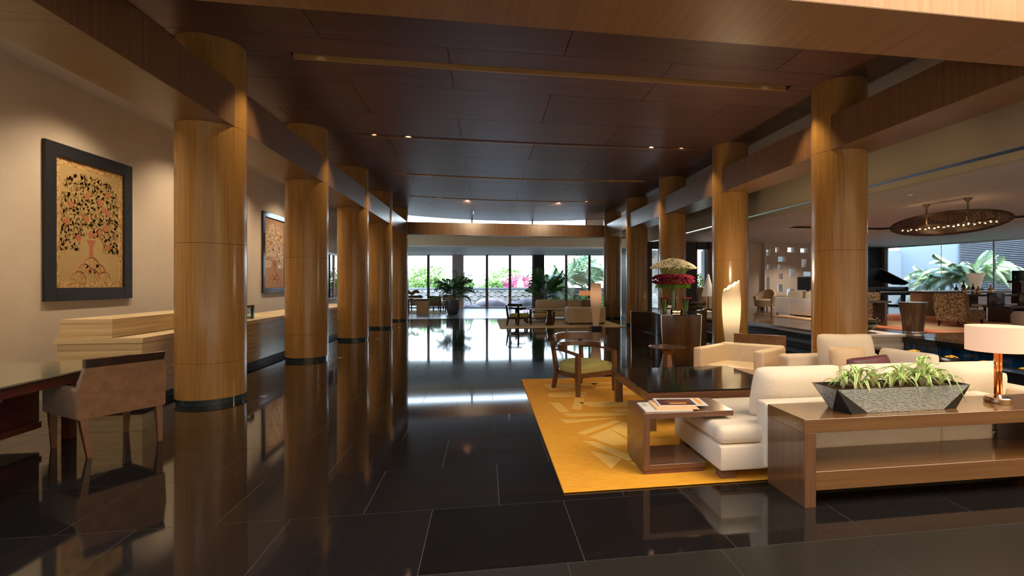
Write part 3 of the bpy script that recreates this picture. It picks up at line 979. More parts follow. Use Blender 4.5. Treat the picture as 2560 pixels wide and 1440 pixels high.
sb = thing('sofa', 'cream sofa across from the armchair, its back to the pool, with scatter cushions', 'sofa', (3.95, 4.72, .0145))
put('base', M().box(0.0, 1.35, 0.0, 1.62, .075, .27, r=.02), 'cream', sb, smooth=40)
put('seat_cushion', M().box(-.01, 1.1, 0.0, 1.40, .27, .415, r=.05, seg=4), 'cream', sb, smooth=50)
put('corner_seat', M().box(.74, 1.34, -1.0, -.003, .075, .415, r=.05, seg=4), 'cream', sb, smooth=50)
put('arm', M().box(-.02, 1.35, 1.40, 1.64, .08, .58, r=.05, seg=4), 'cream', sb, smooth=50)
put('backrest', M().box(1.12, 1.36, -1.0, 1.42, .08, .52, r=.05, seg=4), 'cream', sb, smooth=50)
put('back_cushion', M().pillow(.74, .54, .26, mx=T(.70, 1.22, .62, rx=R(-14), rz=R(-10))), 'cream', sb, smooth=True)
put('back_cushion', M().pillow(.74, .38, .24, mx=T(.98, .58, .56, rx=R(-16), rz=R(-80))), 'cream', sb, smooth=True)
put('back_cushion', M().pillow(.72, .34, .22, mx=T(.98, -.20, .51, rx=R(-16), rz=R(-84))), 'cream', sb, smooth=True)
for x, y in ((.08, .1), (.08, 1.5), (1.2, .1), (1.2, 1.5)):
    put('leg', M().box(x - .05, x + .05, y - .05, y + .05, 0, .08), 'walnut', sb)

def scatter(label, m, loc, w, h, t, rx, rz, ry=0, group='scatter cushions on the far sofa'):
    o = put('cushion', M().pillow(w, h, t), m, None, smooth=True, loc=loc, rot=(rx, ry, rz))
    o['label'] = label; o['category'] = 'cushion'; o['group'] = group
    return o
scatter('pale peach satin cushion behind the plum one on the cream sofa', 'peach', (4.42, 5.62, .60), .46, .34, .16, R(-14), R(-8))
scatter('long plum satin bolster cushion on the cream sofa', 'plum', (4.43, 5.28, .60), .58, .20, .14, R(-20), R(3), R(-4))
scatter('flat peach cushion in front of the plum bolster, beside the spider plants', 'peach', (4.52, 4.98, .575), .62, .16, .16, R(-20), R(2), R(-2))

# console table behind the sofa
co = thing('console_table', 'long walnut console table with lower shelf carrying planter and lamp', 'console table', (2.17, 3.18, 0))
L_ = 2.75
put('top', M().box(0, L_, 0, .46, .515, .61, r=.002, seg=1), 'console', co)
put('side_panel', M().box(0.0005, .088, 0.0005, .4595, 0, .516, r=.002, seg=1), 'walnut_z', co)
put('side_panel', M().box(L_ - .088, L_ - .0005, .0005, .4595, 0, .516, r=.002, seg=1), 'walnut_z', co)
put('shelf', M().box(.087, L_ - .087, .003, .457, .115, .245, r=.002, seg=1), 'console', co)
put('back_panel', M().box(2.06, L_ - .087, .435, .455, .246, .514), 'dark', co)

# faceted planter with spider plants
pl = thing('planter', 'long faceted hammered metal planter of striped spider plants on the console', 'planter', (3.03, 3.40, .611), R(1))
def fac(pts): return M()._add
top = [(-.56, -.13, .19), (.56, -.13, .19), (.56, .13, .19), (-.56, .13, .19)]
bot = [(-.43, -.09, 0), (.43, -.09, 0), (.43, .09, 0), (-.43, .09, 0)]
m = M()
midl, midr = (-.44, 0, 0), (.44, 0, 0)
fl_, fr_ = (-.46, -.13, .0), (.46, -.13, .0)
V = [(-.56, 0, .19)]
vs = [(-.57, -.02, .19), (-.46, -.135, .17), (.57, -.135, .17), (.58, .10, .19), (-.50, .13, .19), (-.30, -.11, 0), (.40, -.11, 0), (.48, .02, 0), (-.44, -.10, .0), (-.47, .06, 0), (.44, .10, 0), (-.42, .10, 0), (.30, .13, .19)]
# outer skin: rim quad and a smaller base joined by alternating triangles
rim = [(-.56, -.14, .18), (.56, -.14, .18), (.56, .14, .18), (-.56, .14, .18)]
bas = [(-.44, -.14, 0), (-.30, -.125, 0), (.34, -.125, 0), (.47, -.11, 0), (.48, .0, 0), (.47, .11, 0), (-.44, .11, 0), (-.49, 0, 0)]
allv = rim + bas
fcs = [(0, 4, 5), (0, 5, 1), (5, 6, 1), (6, 7, 1), (1, 7, 8), (1, 8, 2), (8, 9, 2), (2, 9, 10), (2, 10, 3), (3, 10, 11), (3, 11, 0), (11, 4, 0), (4, 5, 6, 7, 8, 9, 10, 11)]
inner = [(-.545, -.125, .18), (.545, -.125, .18), (.545, .125, .18), (-.545, .125, .18), (-.5, -.11, .13), (.5, -.11, .13), (.5, .11, .13), (-.5, .11, .13)]
fcs += [(0, 1, 13, 12), (1, 2, 14, 13), (2, 3, 15, 14), (3, 0, 12, 15), (12, 13, 17, 16), (13, 14, 18, 17), (14, 15, 19, 18), (15, 12, 16, 19)]
m._add(allv + inner, fcs)
put('trough', m, 'planter_dark', pl)
put('front_facet', M().loft([[(-.555, -.1405, .179), (.555, -.1405, .179)], [(-.30, -.1265, .0005), (.34, -.1265, .0005)]], cap=False, closed=False), 'planter', pl)
put('side_facet', M().loft([[(-.5605, -.135, .179), (-.5605, .135, .179)], [(-.4915, -.002, .001), (-.4905, .002, .001)]], cap=False, closed=False), 'planter', pl)
put('soil', M().box(-.52, .52, -.115, .115, .12, .158), 'soil', pl)
random.seed(11)
def blade(Lb, w, lift, droop):
    """variegated strap leaf: pale margins with a green centre stripe (returns two meshes)"""
    outs = []
    n = 7
    for wid, dz in ((w * 1.15, 0), (w * .42, .0012)):
        m = M()
        rings = []
        for i in range(n + 1):
            t = i / n
            x = Lb * (t * .95)
            z = lift * math.sin(min(1, t * 1.15) * PI * .62) - droop * t * t * t + dz
            ww = wid / 2 * (min(1, .45 + t * 2.2)) * (1 - max(0, (t - .45) / .55) ** 1.7) + .0004
            rings.append([(x, -ww, z + .003), (x, 0, z), (x, ww, z + .003)])
        m.loft(rings, cap=False, closed=False)
        outs.append(m.mesh('leaf', True))
    outs[0].materials.append(MT['leaf_edge'])
    outs[1].materials.append(MT['leaf_mid'])
    return outs
blades = [blade(.17, .022, .09, .07), blade(.20, .024, .11, .13), blade(.13, .022, .11, .02), blade(.18, .02, .12, .16), blade(.11, .02, .07, .08)]
for k, (x, y, s, n) in enumerate([(-.40, .0, .9, 10), (-.29, -.02, 1.05, 14), (-.13, .02, .85, 11), (-.02, -.03, .8, 9), (.10, .0, 1.0, 13), (.14, .04, .7, 6),
                                   (.27, -.01, 1.25, 16), (.36, .03, 1.0, 9), (.42, -.02, .9, 9), (-.35, .05, .7, 6)]):
    pp = bpy.data.objects.new('plant', None); COL.objects.link(pp); pp.parent = pl
    pp.location = (x, y, .15); pp.rotation_euler = (0, 0, random.random() * 6)
    n = int(n * 1.35)
    for i in range(n):
        bl = random.choice(blades)
        rz_ = 2 * PI * i / n + random.uniform(-.25, .25)
        sc = 1.22 * s * random.uniform(.75, 1.1)
        ti = random.uniform(-.75, .05)
        o = put('leaf', bl[0], None, pp, rot=(0, ti, rz_)); o.scale = (sc,) * 3
        o2 = put('leaf_stripe', bl[1], None, pp, rot=(0, ti, rz_)); o2.scale = (sc,) * 3

# table lamp on console
tl = thing('table_lamp', 'table lamp with peach drum shade and copper stem on the console', 'table lamp', (4.01, 3.42, .611))
put('base', M().lathe([(0, .0), (.088, .0), (.092, .006), (.092, .036), (.086, .042), (.03, .044), (.02, .06), (0, .06)], n=48), 'nickel', tl, smooth=35)
for dx, dy in ((-.017, -.006), (.017, -.006), (0, .018)):
    put('stem', M().tube([(dx, dy, .05), (dx, dy, .44)], .0125, n=12), 'copper', tl, smooth=True)
put('drum_shade', M().lathe([(.206, .405), (.21, .406), (.21, .600), (.206, .601)], n=64), 'lamp_shade', tl, smooth=30)
put('shade_lining', M().lathe([(.2045, .407), (.2045, .600)], n=64), 'shade_in', tl, smooth=30)
put('bulb', M().lathe([(0, .42), (.03, .43), (.035, .46), (.02, .50), (0, .51)], n=16), 'bulb', tl, smooth=True)
light('POINT', 'table_lamp_light', (4.01, 3.42, 1.10), 9, WARM, shadow_soft_size=.06)

# cream leather armchair with wooden back board
ac = thing('armchair', 'cream leather u-shaped armchair with dark wooden back board by a glowing lamp', 'armchair', (3.72, 6.92, .0145), 0)
def seg_panel(p0, p1, th, z0, z1, zz0=None, r=.03):
    p0, p1 = Vector((*p0, 0)), Vector((*p1, 0))
    d = p1 - p0; a = math.atan2(d.y, d.x)
    return M().box(0, d.length, -th / 2, th / 2, z0, z1, r=r, seg=3, mx=T(p0.x, p0.y, 0, rz=a))
A0, A1, A2, A3 = (-.62, .17), (.02, .62), (.66, .06), (.02, -.40)
def offp(p, q, t): return (p[0] + (q[0] - p[0]) * t, p[1] + (q[1] - p[1]) * t)
put('arm', seg_panel(A0, A1, .15, .12, .585), 'leather', ac, smooth=50)
put('backrest', seg_panel(offp(A1, A2, -.05), offp(A1, A2, 1.05), .15, .12, .60), 'leather', ac, smooth=50)
put('arm', seg_panel(A3, A2, .15, .10, .585), 'leather', ac, smooth=50)
put('seat', M().prism([(-.50, .15), (.03, .54), (.58, .06), (.0, -.38)], .16, .33), 'leather', ac)
dv = Vector((.66 - .02, .06 - .62, 0)).normalized(); nv = Vector((-dv.y, dv.x, 0))
put('back_board', seg_panel((A1[0] + nv.x * .12 + .1, A1[1] + nv.y * .12 - .08), (A2[0] + nv.x * .12 + .04, A2[1] + nv.y * .12 - .03), .035, .05, .74, r=.004), 'console', ac)
for x, y in ((-.45, .16), (.02, .52), (.55, .05), (.0, -.30)):
    put('leg', M().box(x - .025, x + .025, y - .025, y + .025, 0, .17), 'walnut', ac)

# pedestal side tables
def pedestal(label, loc, group=None, s=1.0, m='bronze_tbl'):
    t = thing('pedestal_table', label, 'side table', loc, 0, group)
    put('top', M().lathe([(0, .553), (.295, .560), (.30, .566), (.295, .558), (.16, .52), (.10, .505), (0, .505)], n=40), m, t, smooth=35)
    prof = []
    n = 8
    rings = []
    for z, r in ((0, .165), (.02, .165), (.45, .075), (.51, .10)):
        rings.append([(r * math.cos(2 * PI * (k + .5) / n), r * math.sin(2 * PI * (k + .5) / n), z) for k in range(n)])
    put('faceted_base', M().loft(rings), m, t)
    return t
pedestal('round bronze pedestal table between the open armchair and the curved flower table', (2.80, 7.52, 0))

# glowing floor lamps (twisted pleated silk)
def silk_lamp(label, loc, h, rz, matn, dark_base, r0=.10, r1=.20, slant=.12):
    t = thing('floor_lamp', label, 'floor lamp', loc, rz)
    put('base', M().box(-.17, .17, -.17, .17, 0, .10) if dark_base else M().lathe([(0, 0), (.15, 0), (.15, .03), (0, .03)], n=24), 'black', t)
    n = 72
    rings = []
    for k in range(25):
        u = k / 24
        z = .08 + (h - .08) * u
        wd_ = r0 + (r1 - r0) * (math.sin(min(1, u * 1.25) * PI / 2) ** 1.5) * (1.0 if u < .8 else 1 - (u - .8) * .9)
        dp = wd_ * .42
        tw_ = .35 * u
        ring = []
        for i in range(n):
            a = 2 * PI * i / n
            pl_ = 1 + .035 * math.cos(a * 18)
            x = wd_ * pl_ * math.cos(a)
            y = dp * pl_ * math.sin(a)
            zz = z + (slant * (x / wd_) * max(0, u - .85) / .15 if u > .85 else 0) + (.012 * math.sin(a * 9) if k == 24 else 0)
            ring.append((x * math.cos(tw_) - y * math.sin(tw_), x * math.sin(tw_) + y * math.cos(tw_), zz))
        rings.append(ring)
    put('silk_shade', M().loft(rings, cap=False), matn, t, smooth=True)
    return t
silk_lamp('tall glowing pleated silk floor lamp behind the cream leather armchair', (4.80, 9.35, 0), 1.50, R(-10), 'glowlamp', False, .10, .20, .10)
light('POINT', 'floor_lamp_light', (4.80, 9.30, 1.78), 60, WARM, shadow_soft_size=.15)
silk_lamp('pleated silk floor lamp on black base beside the far rug', (3.70, 16.75, 0), 1.55, R(0), 'glowlamp2', True, .10, .21, -.01)

# curved flower table
ft = thing('flower_table', 'high curved dark wood table with bright metal edges carrying flowers', 'table', (0, 0, 0))
P0, P1, P2, P3 = (3.17, 10.8), (3.34, 9.32), (4.10, 9.18), (5.0, 10.9)
def arc(p, q, bulge, n=14):
    p, q = Vector(p), Vector(q)
    d = q - p; nn = Vector((-d.y, d.x)).normalized()
    return [tuple(p + d * (i / n) + nn * bulge * math.sin(PI * i / n)) for i in range(n + 1)]
a01 = arc(P0, P1, .22)
a12 = arc(P1, P2, -.05)
a23 = arc(P2, P3, .2)
a30 = arc(P3, P0, .2)
outline = a01[:-1] + a12[:-1] + a23[:-1] + a30[:-1]
put('top', M().prism(outline, .925, .95), 'blackgloss', ft)
def shell(pts, taper_end, inset, th=.03, z0=0, z1=.925):
    m = M()
    c = Vector((3.95, 10.2))
    rings = []
    k = len(pts)
    for i, p in enumerate(pts):
        p = Vector(p)
        q = p + (c - p) * inset
        # bottom pulled in towards the middle of the panel
        mid = Vector(pts[k // 2])
        b = p + (mid - p) * taper_end
        bi = b + (c - b) * inset
        rings.append([(b.x, b.y, z0), (p.x, p.y, z1), (q.x, q.y, z1), (bi.x, bi.y, z0)])
    m.loft(rings)
    return m
put('curved_panel', shell(a12, .10, .04), 'panel_dk', ft, smooth=40)
put('curved_panel', shell(a01, .04, .03), 'dark', ft, smooth=40)
put('curved_panel', shell(a23, .06, .03), 'dark', ft, smooth=40)
put('curved_panel', shell(a30, .06, .03), 'dark', ft, smooth=40)
for p in (P0, P1, P2):
    mid = Vector(a12[7]) if p != P0 else Vector(a01[7])
    b = Vector(p) + (mid - Vector(p)) * (.10 if p != P0 else .04)
    put('metal_edge', M().bar((b.x, b.y, 0), (p[0], p[1], .945), .014), 'steel', ft)
put('rim', M().tube([(x, y, .938) for x, y in a01], .010, n=6), 'steel', ft, smooth=True)
put('inner_shelf', M().prism([(3.30, 10.3), (3.34, 9.5), (3.6, 9.6), (3.7, 10.3)], .52, .53), 'blackgloss', ft)

random.seed(5)
TZ = .951
va = thing('flower_vase', 'tall glass vase with dome of white flowers over a ring of crimson ones', 'flower arrangement', (3.86, 10.05, TZ))
put('glass_cylinder', M().lathe([(.07, 0), (.07, .46), (.066, .46), (.066, .01), (0, .01)], n=32), 'vase_glass', va, smooth=40)
put('wooden_stem', M().lathe([(.036, .01), (.036, .46)], n=16), 'copper', va, smooth=True) if False else None
stm = M()
for i in range(70):
    a = random.random() * 2 * PI; r = random.uniform(.1, .42)
    stm.tube([(.03 * math.cos(a), .03 * math.sin(a), .62), (r * .6 * math.cos(a), r * .6 * math.sin(a), .82), (r * math.cos(a), r * math.sin(a), .90 + .18 * (1 - (r / .44) ** 2))], .003, n=4)
for i in range(24):
    a = random.random() * 2 * PI; r = random.uniform(0, .045)
    stm.tube([(r * math.cos(a), r * math.sin(a), .02), (r * math.cos(a + 1), r * math.sin(a + 1), .5), (r * 1.2 * math.cos(a + 1), r * 1.2 * math.sin(a + 1), .66)], .004, n=4)
put('stems', stm, 'stem', va, kind='stuff')
def bloom_cloud(pts, rad, flat=.6):
    m = M()
    for p in pts:
        s = rad * random.uniform(.8, 1.2)
        rings = []
        for z, r in ((-flat * .5, .5), (0, 1), (flat * .5, .75), (flat * .7, .2)):
            a0 = random.random()
            rings.append([(p[0] + s * r * math.cos(a0 + 2 * PI * k / 6), p[1] + s * r * math.sin(a0 + 2 * PI * k / 6), p[2] + s * z) for k in range(6)])
        m.loft(rings)
    return m
pts = []
for i in range(1000):
    a = random.random() * 2 * PI; r = .47 * math.sqrt(random.random())
    pts.append((r * math.cos(a), r * math.sin(a), .90 + .20 * (1 - (r / .48) ** 2) + random.uniform(-.012, .012)))
put('white_flowers', bloom_cloud(pts, .024), 'whiteflower', va, kind='stuff')
pts = []
for i in range(1100):
    a = random.random() * 2 * PI
    t = random.random() * PI
    r = .42 * math.sqrt(random.uniform(.25, 1))
    hz = .115 * math.sqrt(max(0, 1 - (r / .43) ** 4))
    pts.append((r * math.cos(a), r * math.sin(a), .665 + hz * random.choice((1, 1, -.8, random.uniform(-1, 1)))))
put('crimson_flowers', bloom_cloud(pts, .032), 'redflower', va, kind='stuff')
gm = M()
for i in range(420):
    a = random.random() * 2 * PI; r = random.uniform(.12, .36)
    x, y = r * math.cos(a), r * math.sin(a)
    gm.tube([(x, y, .60), (x * 1.02, y * 1.02, .55), (x * 1.04 + random.uniform(-.02, .02), y * 1.04, .50 + random.uniform(-.02, .03))], .004, n=3)
put('green_fringe', gm, 'leaf_mid', va, kind='stuff')
for k, (dx, dy, lab) in enumerate(((-.24, -.15, 'small flared glass vase of crimson flowers left of the tall vase'), (.20, -.22, 'small flared glass vase of crimson flowers right of the tall vase'))):
    sv = thing('flower_vase', lab, 'flower vase', (3.86 + dx, 10.05 + dy, TZ), 0, 'small vases on the flower table')
    put('glass_cone', M().lathe([(.04, 0), (.045, .05), (.055, .14), (.085, .27), (.082, .27), (.05, .14), (.038, .02), (0, .02)], n=24), 'vase_glass', sv, smooth=40)
    sm = M()
    for i in range(16):
        a = random.random() * 6.28; r = random.uniform(.01, .07)
        sm.tube([(r * .4 * math.cos(a), r * .4 * math.sin(a), .02), (r * .6 * math.cos(a), r * .6 * math.sin(a), .14), (r * math.cos(a), r * math.sin(a), .27)], .0045, n=4)
    put('stems', sm, 'leaf_mid', sv, kind='stuff')
    pts = [(r * math.cos(a), r * math.sin(a), .285 + random.uniform(-.01, .02)) for a, r in [(random.random() * 6.28, .10 * math.sqrt(random.random())) for _ in range(60)]]
    put('crimson_flowers', bloom_cloud(pts, .02), 'redflower', sv, kind='stuff')
cb = thing('candle_bowl', 'shallow glass bowl glowing with candles in front of the tall vase', 'candle bowl', (3.83, 9.78, TZ))
put('glass_bowl', M().lathe([(0, 0), (.115, 0), (.12, .01), (.12, .06), (.116, .06), (.115, .012), (0, .012)], n=32), 'vase_glass', cb, smooth=40)
for k in range(5):
    a = k * 1.26
    put('candle', M().lathe([(0, .013), (.018, .013), (.018, .034), (0, .034)], cx=.062 * math.cos(a), cy=.062 * math.sin(a), n=12), 'candle', cb)
jar = thing('coffee_cup', 'small white cup with black band beside the tall vase', 'cup', (3.76, 10.02, TZ))
put('body', M().lathe([(0, 0), (.05, 0), (.055, .14), (.05, .14), (.046, .01), (0, .01)], n=20), 'lampwhite', jar, smooth=40)
put('band', M().lathe([(.0535, .06), (.0545, .09)], n=20), 'black', jar, smooth=40)

# ================================================================== LEFT SIDE
# reception counter
rc = thing('reception_counter', 'long stepped travertine reception counter along the left wall', 'counter', (0, 0, 0))
put('toe_kick', M().box(-5.1, -4.29, 7.2, 18, 0, .10), 'black', rc)
put('end_block', M().box(-5.18, -4.25, 7.10, 9.0, .10, .80), 'travert', rc)
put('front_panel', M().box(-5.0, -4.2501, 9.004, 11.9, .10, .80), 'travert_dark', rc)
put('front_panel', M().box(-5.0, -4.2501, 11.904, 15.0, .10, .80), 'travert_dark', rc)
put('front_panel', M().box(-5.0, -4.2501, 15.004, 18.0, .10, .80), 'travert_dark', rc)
put('ledge', M().box(-5.20, -4.23, 7.08, 18.0, .804, .865), 'travert', rc)
put('upper_tier', M().box(-5.17, -4.60, 7.13, 9.9, .868, 1.10), 'travert', rc)
put('upper_ledge_line', M().box(-5.175, -4.595, 7.126, 9.9, .90, .905), 'travert_dark', rc)
bx = thing('brochure_box', 'small clear acrylic card box on the reception counter', 'box', (-4.52, 10.55, .866))
put('box_side', M().box(-.06, -.054, 0, .14, 0, .26), 'glass_green', bx)
put('box_front', M().box(-.06, .08, 0, .006, 0, .26), 'glass_green', bx)
put('box_side', M().box(.074, .08, 0, .14, 0, .26), 'glass_green', bx)
put('cards', M().box(-.05, .07, .01, .12, .002, .05), 'paper', bx)
put('box_lid', M().box(-.06, .08, 0, .14, .21, .262), 'tanfab', bx)

# writing desk
dk = thing('desk', 'dark mahogany desk with frosted green glass top at the left edge', 'desk', (0, 0, 0))
put('glass_top', M().box(-5.75, -3.68, 3.1, 5.9, .735, .75, r=.003, seg=1), mat('frosted_desk_glass', (0.17, 0.16, 0.10), 0.12, spec=.8), dk)
put('apron', M().box(-5.65, -3.76, 3.2, 5.82, .63, .733), 'mahog', dk)
put('drawer_unit', M().box(-5.5, -4.35, 3.3, 5.75, .12, .629), 'mahog', dk)
for j in range(3):
    d_ = put('drawer', M().box(-4.352, -4.33, 3.35 + j * .8, 4.12 + j * .8, .36, .58, r=.004, seg=1), 'mahog', dk)
    put('knob', M().lathe([(0, 0), (.012, 0), (.016, .02), (0, .024)], n=12, mx=T(-4.33, 3.7 + j * .8, .48, ry=R(90))), 'steel', d_)
for x, y in ((-3.80, 3.25), (-4.12, 5.79), (-5.6, 5.79)):
    put('leg', M().box(x - .04, x + .04, y - .04, y + .04, 0, .631), 'mahog', dk)
put('foot_rail', M().box(-4.33, -4.29, 3.3, 5.7, .14, .20), 'mahog', dk)

# tub desk chair seen from behind
dc = thing('desk_chair', 'tan suede tub chair with dark wooden back rail at the desk', 'chair', (-3.60, 5.52, 0), R(55))
# local frame: +y faces the desk, back at -y ; width along x
put('seat', M().box(-.30, .30, -.28, .36, .36, .47, r=.03, seg=3), 'suede', dc, smooth=50)
put('back_panel', M().loft([[(-.33, -.31, .34), (.33, -.31, .34), (.33, -.25, .34), (-.33, -.25, .34)],
                            [(-.335, -.33, .62), (.335, -.33, .62), (.335, -.26, .62), (-.335, -.26, .62)],
                            [(-.30, -.355, .80), (.30, -.355, .80), (.30, -.30, .80), (-.30, -.30, .80)]]), 'suede', dc)
put('back_rail', M().loft([[(-.30, -.358, .80), (.30, -.358, .80), (.30, -.298, .80), (-.30, -.298, .80)],
                           [(-.305, -.375, .875), (.305, -.375, .875), (.305, -.315, .875), (-.305, -.315, .875)]]), 'dark', dc)
for sx in (-1, 1):
    x0, x1 = sorted((sx * .27, sx * .345))
    put('arm', M().box(x0, x1, -.31, .38, .34, .615, r=.022, seg=3), 'suede', dc, smooth=50)
    put('leg', M().loft([[(sx * .27 - .016, -.36, 0), (sx * .27 + .016, -.36, 0), (sx * .27 + .016, -.325, 0), (sx * .27 - .016, -.325, 0)],
                         [(sx * .29 - .028, -.30, .345), (sx * .29 + .028, -.30, .345), (sx * .29 + .028, -.24, .345), (sx * .29 - .028, -.24, .345)]]), 'walnut_z', dc)
    put('leg', M().loft([[(sx * .28 - .018, .30, 0), (sx * .28 + .018, .30, 0), (sx * .28 + .018, .335, 0), (sx * .28 - .018, .335, 0)],
                         [(sx * .29 - .028, .29, .345), (sx * .29 + .028, .29, .345), (sx * .29 + .028, .35, .345), (sx * .29 - .028, .35, .345)]]), 'walnut_z', dc)
# second chair standing by the far end of the counter
dc2 = dup(dc, (-3.72, 18.9, 0), R(30), 'tan suede tub chair standing between the far left columns')

# framed tree pictures on the wall
def picture(label, y0, y1, z0, z1, fw_, matc, seed, gold):
    p = thing('picture', label, 'picture', (-6.398, (y0 + y1) / 2, (z0 + z1) / 2), 0, 'framed tree pictures')
    w_, h_ = (y1 - y0) / 2, (z1 - z0) / 2
    # local: y = along wall, z up, x out of the wall
    fm = 'blackgloss' if gold else 'black'
    put('frame_side', M().box(0, .05, -w_, -w_ + fw_, -h_, h_, r=.006, seg=1), fm, p)
    put('frame_side', M().box(0, .05, w_ - fw_, w_, -h_, h_, r=.006, seg=1), fm, p)
    put('frame_top', M().box(0, .0495, -w_ + fw_, w_ - fw_, h_ - fw_, h_, r=.006, seg=1), fm, p)
    put('frame_bottom', M().box(0, .0495, -w_ + fw_, w_ - fw_, -h_, -h_ + fw_, r=.006, seg=1), fm, p)
    put('cloth', M().box(.005, .012, -w_ + fw_, w_ - fw_, -h_ + fw_, h_ - fw_), matc, p)
    iw, ih = w_ - fw_, h_ - fw_
    b = .10
    bd = M()
    for q in ((-iw, -iw + b, -ih, ih), (iw - b, iw, -ih, ih), (-iw + b, iw - b, ih - b, ih), (-iw + b, iw - b, -ih, -ih + b)):
        bd.box(.012, .0135, q[0], q[1], q[2], q[3])
    if not gold: put('printed_border', bd, 'border', p)
    rnd = random.Random(seed)
    lf, rd = M(), M()
    iw -= .11
    top, low = ih - .17, -ih * .42
    cnt_ = 0
    def disc(mm, y, z, r, n=7, x=.0126, th=.0012, asp=1, an=0):
        mm.prism([(y + r * math.cos(2 * PI * k / n) * math.cos(an) - r * asp * math.sin(2 * PI * k / n) * math.sin(an),
                   z + r * math.cos(2 * PI * k / n) * math.sin(an) + r * asp * math.sin(2 * PI * k / n) * math.cos(an)) for k in range(n)], x, x + th, axis='x')
    while cnt_ < 1150:
        y = rnd.uniform(-1, 1); z = rnd.uniform(-1, 1)
        if abs(y) ** 3 + max(0, z) ** 3.5 > 1: continue
        if z < -.62 and abs(y) < .30 + .2 * (-z - .35): continue
        yy = y * iw
        zz = (top + low) / 2 + z * (top - low) / 2
        disc(lf, yy, zz, rnd.uniform(.020, .034), n=6, asp=.5, an=rnd.random() * 3)
        cnt_ += 1
    put('printed_leaves', lf, 'printgold' if gold else 'printleaf', p, kind='stuff')
    for _ in range(13):
        y = rnd.uniform(-.85, .85) * iw; z = rnd.uniform(low, top - .1)
        disc(rd, y, z, .055, n=12, x=.0135)
    put('printed_flowers', rd, 'printred', p, kind='stuff')
    tk = M()
    tk.prism([(-.045, -ih * .50), (.045, -ih * .50), (.03, -ih * .34), (.10, -ih * .22), (-.10, -ih * .22), (-.03, -ih * .34)], .0125, .0137, axis='x')
    put('printed_trunk', tk, 'printred', p)
    for (y, z, r) in ((0, -ih * .67, .17), (-.15, -ih * .77, .16), (.15, -ih * .77, .16), (-.27, -ih * .88, .15), (0, -ih * .88, .19), (.27, -ih * .88, .15)):
        pts = [(y + r * math.cos(a), z + r * math.sin(a)) for a in [PI * k / 10 for k in range(11)]]
        put('printed_mound', M().tube([(.014, a, c) for a, c in pts], .006, n=4), 'printred', p)
        mm = M()
        for i in range(8):
            a = PI * (i + .5) / 8; rr = r * (.55 if i % 2 else .78)
            disc(mm, y + rr * math.cos(a), z + rr * math.sin(a), .028, n=6, x=.013)
        put('printed_scrolls', mm, 'border', p)
    return p
picture('black framed ochre tree picture nearest the camera on the left wall', 8.50, 10.35, 1.28, 3.67, .20, 'canvas', 1, False)
picture('narrow framed gold-dotted tree picture farther along the left wall', 15.85, 17.65, 1.26, 3.66, .15, 'canvas2', 2, True)

# floor uplights
for k, (x, y, lab) in enumerate(((-3.0, 7.5, 'small glowing uplight set in the floor by the nearest left column'), (-3.0, 11.15, 'small glowing uplight set in the floor by the second left column'),
                                 (-3.0, 14.8, 'small glowing uplight set in the floor by the third left column'), (-3.0, 18.4, 'small glowing uplight set in the floor by the fourth left column'), (4.95, 17.8, 'small glowing uplight set in the floor by the far rug corner'))):
    u = thing('floor_uplight', lab, 'floor light', (x, y, 0.0), 0, 'uplights set in the floor')
    put('ring', M().lathe([(.045, 0), (.06, 0), (.06, .004), (.045, .004)], n=24), 'steel', u)
    put('lens', M().lathe([(0, .0005), (.045, .0005), (.045, .003), (0, .003)], n=24), 'cool_bulb', u)

# ================================================================== FAR SEATING GROUP
r2 = thing('rug', 'straw coloured rug under the far right seating group', 'rug', (0, 0, 0))
put('pile', M().prism([(.50, 17.35), (4.9, 17.2), (4.9, 21.75), (.50, 21.75)], .002, .014), 'rug2', r2)
ch2 = open_chair('armchair', 'dark open-frame armchair with olive cushion on the far straw rug', (1.20, 18.62, .0145), R(140), woodm='dark', fab='green_fab')
pedestal('dark faceted pedestal table on the far straw rug', (2.34, 18.45, .0145), m='darkx')
def cream_tub(label, loc, rz):
    c = thing('armchair', label, 'armchair', loc, rz)
    put('backrest', M().box(-.72, .72, .34, .50, .06, .64, r=.04, seg=3), 'cream', c, smooth=50)
    for sx in (-1, 1):
        a, b = sorted((sx * .56, sx * .72))
        put('arm', M().box(a, b, -.45, .36, .06, .63, r=.04, seg=3), 'cream', c, smooth=50)
    put('seat', M().box(-.56, .56, -.42, .36, .10, .42, r=.04, seg=3), 'cream', c, smooth=50)
    for x in (-.6, .6):
        for y in (-.38, .42):
            put('leg', M().box(x - .04, x + .04, y - .04, y + .04, 0, .07), 'dark', c)
    return c
cream_tub('cream armchair seen from behind beside the far pleated lamp', (3.75, 18.95, .0145), R(178))
s2 = thing('sofa', 'cream sofa facing the camera before the right-hand garden palm', 'sofa', (3.3, 21.6, .0145), R(-4))
put('base', M().box(-1.25, 1.6, -.45, .45, .10, .38, r=.03, seg=3), 'cream', s2, smooth=50)
put('seat_cushion', M().box(-1.25, .2, -.48, .25, .38, .48, r=.04, seg=3), 'cream', s2, smooth=50)
put('seat_cushion', M().box(.205, 1.6, -.48, .25, .38, .48, r=.04, seg=3), 'cream', s2, smooth=50)
put('back_cushion', M().pillow(1.35, .42, .26, mx=T(-.50, .25, .63, rx=R(-10))), 'cream', s2, smooth=True)
put('back_cushion', M().pillow(.62, .42, .26, mx=T(.52, .22, .62, rx=R(-10))), 'cream', s2, smooth=True)
put('back_cushion', M().pillow(.70, .42, .26, mx=T(1.2, .22, .62, rx=R(-10))), 'tanfab', s2, smooth=True, label='tan back cushion')
for x in (-1.1, 1.4):
    for y in (-.38, .38):
        put('leg', M().box(x - .05, x + .05, y - .05, y + .05, 0, .11), 'dark', s2)
